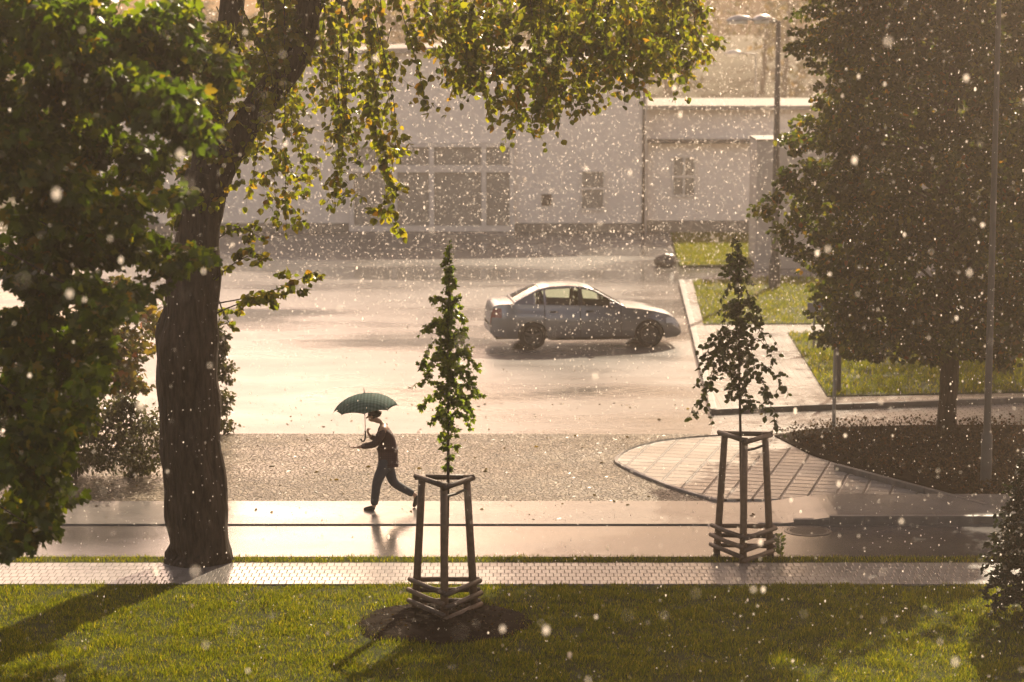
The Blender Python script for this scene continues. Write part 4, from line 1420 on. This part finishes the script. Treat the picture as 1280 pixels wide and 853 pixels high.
# ------------------------------------------------------------------ the car
CARX, CARY, CYAW = (728 - 640) * 56.2 / F, 56.2, R(7)
car = empty('sedan_car', (CARX, CARY, 0.0), CYAW)
tag(car, 'silver-blue four-door saloon car parked on the flooded car park', 'car')
ZB = [(-2.24, 0.56), (-2.22, 0.80), (-2.16, 0.985), (-2.05, 1.035), (-1.70, 1.055), (-1.2, 1.02), (-0.4, 0.985), (0.4, 0.955), (0.91, 0.94), (1.30, 0.895), (1.62, 0.835), (1.92, 0.755), (2.08, 0.67), (2.18, 0.55), (2.24, 0.43)]
ZR = [(-1.70, 1.065), (-1.40, 1.245), (-1.12, 1.375), (-0.85, 1.43), (-0.42, 1.45), (-0.05, 1.425), (0.16, 1.37), (0.45, 1.215), (0.91, 0.95)]
XWR, XWF, WR = -1.27, 1.46, 0.318


def zlow(x):
    z = lerp_keys([(-2.24, 0.40), (-2.15, 0.30), (-1.7, 0.24), (0, 0.20), (1.8, 0.20), (2.15, 0.23), (2.24, 0.30)], x)
    for xc in (XWR, XWF):
        dd = abs(x - xc)
        if dd < 0.352:
            z = max(z, 0.318 + math.sqrt(0.352 ** 2 - dd * dd) * 0.97)
    return z


def halfw(x):
    e = max(0, (x - 1.35) / 0.89) if x > 0 else max(0, (-x - 1.45) / 0.79)
    return 0.868 - 0.20 * e ** 2.4 - 0.02 * abs(x) * 0.5


def side_y(x, z):
    zb, W = lerp_keys(ZB, x), halfw(x)
    t = (z - 0.2) / (zb - 0.2 + 1e-6)
    return W * (0.95 + 0.05 * math.sin(min(1.0, max(0, t) * 1.15) * math.pi) - 0.045 * max(0, t - 0.72) / 0.28)


def body_strip(name, x0, x1, side, parent, mat, npanel=None):
    m = MB()
    nx = max(2, int((x1 - x0) / 0.035))
    rows = 9
    vs_ = []
    for i in range(nx + 1):
        x = x0 + (x1 - x0) * i / nx
        za, zb = zlow(x), lerp_keys(ZB, x)
        for j in range(rows + 1):
            z = za + (zb - za) * j / rows
            vs_.append((x, side * side_y(x, z), z))
    fs_ = [(i * (rows + 1) + j, (i + 1) * (rows + 1) + j, (i + 1) * (rows + 1) + j + 1, i * (rows + 1) + j + 1) for i in range(nx) for j in range(rows)]
    return m.add(vs_, fs_).build(name, mat, parent, smooth=True, local=True)


def top_strip(m, x0, x1, crown=0.03):
    nx, nc = max(2, int((x1 - x0) / 0.04)), 10
    vs_ = []
    for i in range(nx + 1):
        x = x0 + (x1 - x0) * i / nx
        z = lerp_keys(ZB, x)
        yw = side_y(x, z)
        for j in range(nc + 1):
            u = -1 + 2 * j / nc
            vs_.append((x, u * yw, z + crown * (1 - u * u)))
    return m.add(vs_, [(i * (nc + 1) + j, (i + 1) * (nc + 1) + j, (i + 1) * (nc + 1) + j + 1, i * (nc + 1) + j + 1) for i in range(nx) for j in range(nc)])


GAP = 0.008
body = None
for side in (-1, 1):
    for x0, x1 in ((-2.24, -0.99 - GAP), (0.80 + GAP, 2.24)):
        body_strip('fender', x0, x1, side, car, M['paint'])
    for x0, x1 in ((-0.99 + GAP, -0.16 - GAP), (-0.16 + GAP, 0.80 - GAP)):
        dr = body_strip('door', x0, x1, side, car, M['paint'])
        hx = x0 + 0.12
        MB().tube([(hx, side * (side_y(hx, 0.86) + 0.012), 0.865), (hx + 0.09, side * (side_y(hx, 0.86) + 0.03), 0.87), (hx + 0.18, side * (side_y(hx + .18, 0.86) + 0.012), 0.865)], 0.016, n=8).build('handle', M['plastic'], dr, smooth=True, local=True)
    m = MB()
    vs_ = []
    xs = [-0.86 + 1.9 * i / 20 for i in range(21)]
    for x in xs:
        vs_ += [(x, side * (side_y(x, 0.215) + 0.004), 0.205), (x, side * (side_y(x, 0.26) + 0.012), 0.27)]
    m.add(vs_, [(2 * i, 2 * i + 2, 2 * i + 3, 2 * i + 1) for i in range(20)]).build('sill', M['plastic'], car, smooth=True, local=True)
top_strip(MB(), 0.90, 2.24).build('bonnet', M['paint'], car, smooth=True, local=True)
top_strip(MB(), -2.24, -1.68).build('boot_lid', M['paint'], car, smooth=True, local=True)
# ends, floor and arches
m = MB()
for x in (-2.24, 2.24):
    m = MB()
    zs = [zlow(x) + (lerp_keys(ZB, x) - zlow(x)) * j / 5 for j in range(6)]
    vs_ = []
    for z in zs:
        for j in range(7):
            vs_.append((x + math.copysign(0.03 * (1 - (j / 3 - 1) ** 2), x), side_y(x, z) * (j / 3 - 1), z))
    m.add(vs_, [(i * 7 + j, i * 7 + j + 1, (i + 1) * 7 + j + 1, (i + 1) * 7 + j) for i in range(5) for j in range(6)])
    m.build('bumper', M['paint'], car, smooth=True, local=True)
m = MB()
m.box((0, 0, 0.26), (4.2, 1.2, 0.08))
m.box((-0.35, 0, 0.36), (2.6, 1.58, 0.14))
for xc in (XWR, XWF):
    for side in (-1, 1):
        vs_, fs_ = [], []
        for j in range(13):
            a = math.pi * j / 12
            for yy in (0.52, 0.83):
                vs_.append((xc + 0.35 * math.cos(a), side * yy, 0.31 + 0.335 * math.sin(a)))
        m.add(vs_, [(2 * j, 2 * j + 2, 2 * j + 3, 2 * j + 1) for j in range(12)])
    m.box((xc, 0, 0.45), (0.74, 1.04, 0.42))
m.build('underbody', M['plastic'], car, local=True)

# greenhouse: roof skin, pillars and glass share one set of stations
gxs = sorted(set([round(-1.70 + 2.61 * i / 52, 4) for i in range(53)]))


def gh(x):
    zr, zb = lerp_keys(ZR, x), lerp_keys(ZB, x)
    yb = side_y(x, zb) * 0.985
    k = min(1, (zr - zb) / 0.44)
    return zb, zr, yb, yb - 0.21 * k


cells = {}
for i in range(len(gxs) - 1):
    xa, xb = gxs[i], gxs[i + 1]
    xm = (xa + xb) / 2
    zb, zr, _, _ = gh(xm)
    for side in (-1, 1):
        fr = [0.0, 0.055, 0.30, 0.55, 0.80, 0.90, 1.0]
        hgt = zr - zb
        for j in range(6):
            f = (fr[j] + fr[j + 1]) / 2
            glass = 0.05 < f < 0.90 and -1.22 < xm < 0.60 and hgt > 0.14 and not (-0.20 < xm < -0.10)
            if -1.0 < xm < -0.955:
                glass = False
            pr = []
            for x, g_ in ((xa, fr[j]), (xb, fr[j]), (xb, fr[j + 1]), (xa, fr[j + 1])):
                a, b, c, d_ = gh(x)
                pr.append((x, side * (c + (d_ - c) * g_ ** 0.9), a + (b - 0.022 * min(1, (b - a) / 0.2) - a) * g_))
            key = ('win', side, 0 if xm < -0.97 else 1 if xm < -0.15 else 2) if glass else 'roof'
            if not glass and 0.05 < f < 0.90 and -0.21 < xm < -0.09:
                key = ('pillar', side)
            cells.setdefault(key, []).append(pr)
    for j in range(10):
        u0, u1 = -1 + 0.2 * j, -1 + 0.2 * (j + 1)
        pr = []
        for x, u in ((xa, u0), (xb, u0), (xb, u1), (xa, u1)):
            a, b, c, d_ = gh(x)
            pr.append((x, d_ * u, b - 0.022 * min(1, (b - a) / 0.2) + 0.03 * (1 - u * u)))
        um = abs((u0 + u1) / 2)
        key = 'roof'
        if um < 0.85 and 0.20 < xm < 0.87:
            key = 'wind'
        if um < 0.85 and -1.66 < xm < -1.08:
            key = 'rear'
        cells.setdefault(key, []).append(pr)
for key, lst in cells.items():
    m = MB()
    for pr in lst:
        m.add(pr, [(0, 1, 2, 3)])
    nm = 'roof' if key == 'roof' else 'windscreen' if key == 'wind' else 'rear_window' if key == 'rear' else 'door_pillar' if key[0] == 'pillar' else 'side_window'
    o = m.build(nm, M['plastic'] if key[0] == 'pillar' else M['paint'] if key == 'roof' else M['glass'], car, local=True)
    bm = bmesh.new()
    bm.from_mesh(o.data)
    bmesh.ops.remove_doubles(bm, verts=bm.verts, dist=0.0008)
    bmesh.ops.recalc_face_normals(bm, faces=bm.faces)
    bm.to_mesh(o.data)
    bm.free()
    o.data.polygons.foreach_set('use_smooth', [True] * len(o.data.polygons))
    if key == 'roof':
        sm = o.modifiers.new('thick', 'SOLIDIFY')
        sm.thickness = 0.02
for side in (-1, 1):
    for x in (-0.55, 0.30):
        m = MB()
        m.box((x, side * 0.38, 0.48), (0.5, 0.5, 0.16), bev=0.04)
        m.box((x - 0.30, side * 0.38, 0.76), (0.13, 0.48, 0.56), Matrix.Rotation(R(-14), 3, 'Y'), bev=0.04)
        m.box((x - 0.39, side * 0.38, 1.13), (0.09, 0.25, 0.17), Matrix.Rotation(R(-10), 3, 'Y'), bev=0.03)
        m.build('car_seat', M['seat'], car, smooth=True, local=True)
    for xc in (XWR, XWF):
        wh = empty('wheel', (xc, side * 0.765, WR))
        wh.parent = car
        t = MB().lathe([(0.205, -0.09), (0.225, -0.105), (0.29, -0.108), (0.312, -0.085), (0.318, 0), (0.312, 0.085), (0.29, 0.108), (0.225, 0.105), (0.205, 0.09)], (0, 0, 0), 32, 'Y')
        t.build('tyre', M['tyre'], wh, smooth=True, local=True)
        t = MB().lathe([(0.21, side * 0.1), (0.20, side * 0.08), (0.19, side * 0.02), (0.06, side * 0.015), (0.05, side * 0.07), (0.001, side * 0.075)], (0, 0, 0), 32, 'Y')
        for q in range(5):
            a = 2 * math.pi * q / 5 + 0.3
            t.box((0.12 * math.cos(a), side * 0.065, 0.12 * math.sin(a)), (0.17, 0.03, 0.055), Matrix.Rotation(-a, 3, 'Y'), bev=0.008)
        t.build('rim', M['rim'], wh, smooth=False, local=True)
    for nm, x0, x1, z0_, z1_, mt in (('headlight', 1.86, 2.19, 0.56, 0.68, 'headlens'), ('tail_light', -2.235, -1.98, 0.74, 0.95, 'tail')):
        m = MB()
        vs_ = []
        for i in range(7):
            x = x0 + (x1 - x0) * i / 6
            zz1 = min(z1_, lerp_keys(ZB, x) - 0.02)
            zz0 = min(z0_, zz1 - 0.05)
            vs_ += [(x, side * (side_y(x, zz0) + 0.008), zz0), (x, side * (side_y(x, zz1) + 0.008), zz1)]
        m.add(vs_, [(2 * i, 2 * i + 2, 2 * i + 3, 2 * i + 1) for i in range(6)]).build(nm, M[mt], car, smooth=True, local=True)
    m = MB()
    m.box((0.56, side * 0.90, 1.015), (0.12, 0.17, 0.12), bev=0.035)
    m.box((0.56, side * 0.80, 0.97), (0.06, 0.1, 0.03))
    m.build('wing_mirror', M['paint'], car, smooth=True, local=True)


# ------------------------------------------------------------------ the walker
def skin_mesh(name, V, E, rad, root, levels=2):
    me = bpy.data.meshes.new(name + '_skeleton')
    me.from_pydata(V, E, [])
    ob = bpy.data.objects.new(name + '_skeleton', me)
    col.objects.link(ob)
    md = ob.modifiers.new('skin', 'SKIN')
    md.use_smooth_shade = True
    md.branch_smoothing = 0.6
    sl = me.skin_vertices[0].data
    for i, r in enumerate(rad):
        sl[i].radius = r if isinstance(r, tuple) else (r, r)
        sl[i].use_root = (i == root)
    ss = ob.modifiers.new('sub', 'SUBSURF')
    ss.levels = levels
    ss.render_levels = levels
    bpy.context.view_layer.update()
    ev_ = ob.evaluated_get(bpy.context.evaluated_depsgraph_get())
    res = bpy.data.meshes.new_from_object(ev_)
    bpy.data.objects.remove(ob)
    bpy.data.meshes.remove(me)
    res.name = name
    res.materials.clear()
    res.polygons.foreach_set('use_smooth', [True] * len(res.polygons))
    return res


WB = P(478, 637)
KS = F / (WB.y * (CT + (426.5 - 637) / F * ST)) * 1.0


def w3(px, py, y=0.0):
    return ((px - 478) / KS, y, (637 - py) / KS)


class Skel:
    def __init__(s):
        s.v, s.e, s.r = [], [], []

    def chain(s, pts, start=None):
        prev = start
        for p, r in pts:
            s.v.append(p)
            s.r.append(r)
            if prev is not None:
                s.e.append((prev, len(s.v) - 1))
            prev = len(s.v) - 1
        return prev


def hand(k, wrist, ang, grip, ysgn):
    """Palm, four unequal fingers and a thumb that leaves the side of the palm."""
    wv = Vector(k.v[wrist])
    d = Vector((math.cos(ang), 0, math.sin(ang)))
    up = Vector((0, 1, 0))
    side = d.cross(up)
    palm = k.chain([(tuple(wv + d * 0.05), (0.030, 0.020))], wrist)
    for i, (off, ln) in enumerate(((-0.030, 0.066), (-0.010, 0.078), (0.010, 0.072), (0.030, 0.056))):
        b = wv + d * 0.095 + up * off
        bend = 1.1 if grip else 0.25
        d2 = (d * math.cos(bend) - side * math.sin(bend)).normalized()
        d3 = (d * math.cos(bend * 2) - side * math.sin(bend * 2)).normalized()
        k.chain([(tuple(b), 0.0095), (tuple(b + d2 * ln * 0.45), 0.009), (tuple(b + d2 * ln * 0.45 + d3 * ln * 0.5), 0.0075)], palm)
    tb = wv + d * 0.035 - up * 0.03 * ysgn
    k.chain([(tuple(tb), 0.011), (tuple(tb + d * 0.03 - up * 0.022 * ysgn - side * 0.01), 0.010), (tuple(tb + d * 0.06 - up * 0.018 * ysgn - side * 0.025), 0.008)], palm)


per = None
k = Skel()
pel = k.chain([(w3(484, 573), (0.085, 0.10))])
ch = k.chain([(w3(485, 557), (0.085, 0.10)), (w3(485, 541), (0.10, 0.12)), (w3(481, 529), (0.085, 0.10)), (w3(476, 522.5), (0.060, 0.062)), (w3(471.5, 518.5), (0.056, 0.056)), (w3(466.5, 516.5), (0.080, 0.072)), (w3(465.5, 511.5), (0.098, 0.078)), (w3(467.5, 507.0), (0.072, 0.062))], pel)
k.chain([(w3(460.0, 515.6), 0.018), (w3(457.6, 516.6), 0.013)], ch - 1)         # nose
k.chain([(w3(461.5, 520.0), 0.034)], ch - 2)                                     # chin
for yy in (-0.086, 0.086):
    k.chain([(w3(468.5, 514.5, yy), 0.020)], ch - 1)                             # ears
# near arm (his left) reaches forward, far arm grips the handle
sh = ch - 5
a1 = k.chain([(w3(481, 529, -0.18), 0.062), (w3(475, 539, -0.21), 0.050), (w3(469.5, 548, -0.20), 0.042), (w3(456, 551, -0.17), 0.036), (w3(449.5, 552.5, -0.15), 0.026)], sh)
hand(k, a1, math.pi + 0.05, False, 1)
a2 = k.chain([(w3(480, 530, 0.18), 0.062), (w3(475, 540, 0.20), 0.050), (w3(471, 546.5, 0.18), 0.042), (w3(464, 542, 0.08), 0.034), (w3(461.5, 540, 0.04), 0.027)], sh)
hand(k, a2, math.pi * 0.62, True, -1)
l1 = k.chain([(w3(480, 580, -0.08), 0.075), (w3(475, 590, -0.10), 0.078), (w3(471, 601, -0.10), 0.060), (w3(470, 612, -0.10), 0.055), (w3(468, 627, -0.10), 0.040), (w3(467.5, 632, -0.10), 0.040), (w3(461, 634, -0.10), 0.036), (w3(456, 635.2, -0.10), 0.026)], pel)
l2 = k.chain([(w3(486, 581, 0.08), 0.075), (w3(488, 592, 0.10), 0.078), (w3(490.5, 602.5, 0.10), 0.062), (w3(501, 609, 0.11), 0.055), (w3(515, 616.5, 0.11), 0.042), (w3(521, 620, 0.11), 0.040), (w3(521, 627, 0.11), 0.036), (w3(519, 633, 0.11), 0.027)], pel)
me = skin_mesh('person', k.v, k.e, k.r, pel)
me.materials.append(M['skin'])
per = link('person', me)
per.location = WB
tag(per, 'walker in dark red shirt and jeans leaning forward under a green umbrella', 'person')


def garment(name, V, E, rad, root, mat):
    mm = skin_mesh(name, V, E, rad, root)
    mm.materials.append(mat)
    return link(name, mm, per)


k = Skel()
r0 = k.chain([(w3(485.0, 568), (0.128, 0.165))])
t = k.chain([(w3(485.5, 556), (0.122, 0.160)), (w3(485.5, 543), (0.132, 0.170)), (w3(481.5, 531), (0.120, 0.155)), (w3(477, 524.5), (0.080, 0.085))], r0)
k.chain([(w3(481.5, 531, -0.19), 0.082), (w3(475.5, 539.5, -0.215), 0.070), (w3(470, 548, -0.205), 0.062), (w3(458, 550.5, -0.175), 0.052), (w3(451.5, 552, -0.155), 0.046)], t - 1)
k.chain([(w3(480.5, 531, 0.19), 0.082), (w3(475.5, 540.5, 0.21), 0.070), (w3(471, 547, 0.19), 0.060), (w3(465, 543, 0.09), 0.048), (w3(463, 541.3, 0.055), 0.044)], t - 1)
# hem that flaps behind
k.chain([(w3(485.6, 575.5), (0.132, 0.170))], r0)
garment('shirt', k.v, k.e, k.r, r0, M['shirt'])
k = Skel()
r0 = k.chain([(w3(484.5, 572), (0.120, 0.140))])
k.chain([(w3(485, 564), (0.110, 0.130))], r0)
k.chain([(w3(480, 581, -0.09), 0.108), (w3(475, 591, -0.10), 0.094), (w3(471, 601.5, -0.10), 0.078), (w3(470, 612, -0.10), 0.073), (w3(468.3, 624, -0.10), 0.066), (w3(468, 630.5, -0.10), 0.066)], r0)
k.chain([(w3(486.5, 582, 0.09), 0.108), (w3(488.5, 592, 0.10), 0.094), (w3(491.5, 603, 0.10), 0.080), (w3(501, 609.3, 0.11), 0.072), (w3(513, 615.8, 0.11), 0.064), (w3(519, 619, 0.11), 0.064)], r0)
garment('trousers', k.v, k.e, k.r, r0, M['jeans'])
for pts in ([(w3(469.5, 633, -0.10), 0.046), (w3(465, 633.2, -0.10), 0.046), (w3(459, 634.4, -0.10), 0.042), (w3(453.5, 635.3, -0.10), 0.026)],
            [(w3(522.5, 619, 0.11), 0.046), (w3(522.2, 624, 0.11), 0.046), (w3(520.5, 630.5, 0.11), 0.042), (w3(518.2, 636, 0.11), 0.026)]):
    k = Skel()
    k.chain(pts)
    garment('shoe', k.v, k.e, k.r, 0, M['shoe'])
k = Skel()
r0 = k.chain([(w3(468.5, 507.0), (0.098, 0.082))])
k.chain([(w3(464.0, 506.5), (0.070, 0.070))], r0)
k.chain([(w3(472.0, 512.0), (0.070, 0.080)), (w3(472.5, 516), (0.050, 0.062))], r0)
garment('hair', k.v, k.e, k.r, r0, M['hair'])

# the umbrella he holds
UB = Vector(WB) + Vector(w3(456.5, 538, 0.03))
um = empty('umbrella', UB)
tag(um, 'open green checked umbrella held over the walker', 'umbrella')
hub = Vector(w3(455.8, 484.6, 0.03)) - Vector(w3(456.5, 538, 0.03))
tilt = Matrix.Rotation(R(5.5), 3, 'Y').inverted()
axis = hub.normalized()
RU, HU = 0.51, 0.245
nu, nv = 64, 9
vs_, fs_ = [], []
for i in range(nv + 1):
    f = i / nv
    for j in range(nu):
        a = 2 * math.pi * j / nu
        c8 = (a * 8 / (2 * math.pi)) % 1.0
        sag = 1 - 4 * (c8 - 0.5) ** 2                     # 0 on a rib, 1 between ribs
        r = RU * math.sin(f * 1.25) / math.sin(1.25) * (1 - 0.055 * sag * f)
        z = -HU * (1 - math.cos(f * 1.25)) / (1 - math.cos(1.25)) + 0.028 * sag * f * f - 0.02 * sag * f * (1 - f)
        vs_.append(hub + tilt @ Vector((r * math.cos(a), r * math.sin(a), z)))
for i in range(nv):
    for j in range(nu):
        fs_.append((i * nu + j, i * nu + (j + 1) % nu, (i + 1) * nu + (j + 1) % nu, (i + 1) * nu + j))
cn = MB().add(vs_, fs_).build('canopy', M['canopy'], um, smooth=True, local=True)
sd = cn.modifiers.new('thick', 'SOLIDIFY')
sd.thickness = 0.003
for q in range(8):
    a = 2 * math.pi * q / 8
    pts = [hub + tilt @ Vector((RU * math.sin(f * 1.25) / math.sin(1.25) * math.cos(a), RU * math.sin(f * 1.25) / math.sin(1.25) * math.sin(a), -HU * (1 - math.cos(f * 1.25)) / (1 - math.cos(1.25)) - 0.008)) for f in [0.05 + 0.97 * i / 8 for i in range(9)]]
    MB().tube(pts, 0.0045, n=5).build('rib', M['steel'], um, local=True)
MB().tube([hub, hub + tilt @ Vector((0, 0, 0.05)), hub + tilt @ Vector((0, 0, 0.10))], [0.009, 0.006, 0.003], n=8).build('ferrule', M['steel'], um, local=True)
MB().tube([hub, Vector((0, 0, 0.02))], 0.006, n=8).build('shaft', M['steel'], um, local=True)
MB().tube(smooth_curve([(0, 0, 0.05), (0, 0, -0.04), (-0.015, 0, -0.10), (-0.05, 0, -0.115), (-0.07, 0, -0.075)], 4), 0.013, n=8).build('handle', M['plastic'], um, smooth=True, local=True)

# ------------------------------------------------------------------ rain and haze
bm = bmesh.new()
bmesh.ops.create_icosphere(bm, subdivisions=1, radius=1)
bm.verts.index_update()
tv = np.array([v.co[:] for v in bm.verts])
tf = np.array([[v.index for v in f.verts] for f in bm.faces])
bm.free()


def drops(name, p, r, stretch, label, cat):
    n = len(p)
    v = p[:, None, :] + tv[None] * np.stack([r, r, r * stretch], 1)[:, None, :]
    lo = (tf.ravel()[None, :] + (np.arange(n) * len(tv))[:, None]).ravel()
    o = mesh_np(name, v.reshape(-1, 3), lo, np.full(n * len(tf), 3), [M['drop']], smooth=True)
    return tag(o, label, cat, kind='stuff')


n = 36000
p = np.stack([RNG.uniform(-15, 15, n), RNG.uniform(5.5, 74, n), RNG.uniform(0.05, 11.5, n)], 1)
far_ = 52000
p = np.concatenate([p, np.stack([RNG.uniform(-19, 19, far_), RNG.uniform(50, 80, far_), RNG.uniform(0.1, 9.0, far_)], 1)])
near_ = 13000
p = np.concatenate([p, np.stack([RNG.uniform(-11, 11, near_), RNG.uniform(16, 40, near_), RNG.uniform(0.2, 10.5, near_)], 1)])
p = p[np.abs(p[:, 0]) < 2.2 + p[:, 1] * 0.26]
rr_ = 0.0046 * np.exp(RNG.normal(0, 0.42, len(p))) * (0.46 + p[:, 1] / 62)
big = 110                                            # a few heavy drops close to the window, out of focus
pb = np.stack([RNG.uniform(-4.5, 4.5, big), RNG.uniform(9, 19, big), RNG.uniform(2.5, 8.2, big)], 1)
p, rr_ = np.concatenate([p, pb]), np.concatenate([rr_, RNG.uniform(0.009, 0.017, big)])
drops('rain', p, rr_, RNG.uniform(1.0, 1.9, len(p)), 'sunlit raindrops falling through the whole scene', 'rain')
n = 5000
p = np.stack([RNG.uniform(-9, 9, n), RNG.uniform(36, 72, n), np.abs(RNG.normal(0, 0.06, n)) + 0.01], 1)
p = p[np.abs(p[:, 0]) < 2.2 + p[:, 1] * 0.26]
drops('rain_splash', p, 0.006 * np.exp(RNG.normal(0, 0.4, len(p))), RNG.uniform(0.7, 1.6, len(p)), 'splashing droplets just above the flooded paving', 'rain')

hz = MB().box((0, 90, 13.0), (260, 236, 28)).build('haze', [])
hz.data.materials.clear()
k = NT('rain_haze')
pv = k.n('VolumePrincipled')
pv.inputs['Color'].default_value = (0.96, 0.82, 0.68, 1)
pv.inputs['Density'].default_value = 0.00125
pv.inputs['Anisotropy'].default_value = 0.7
k.l(pv.outputs[0], k.o.inputs['Volume'])
hz.data.materials.append(k.m)
tag(hz, 'thin sunlit rain mist filling the air over the car park', 'haze', kind='stuff')
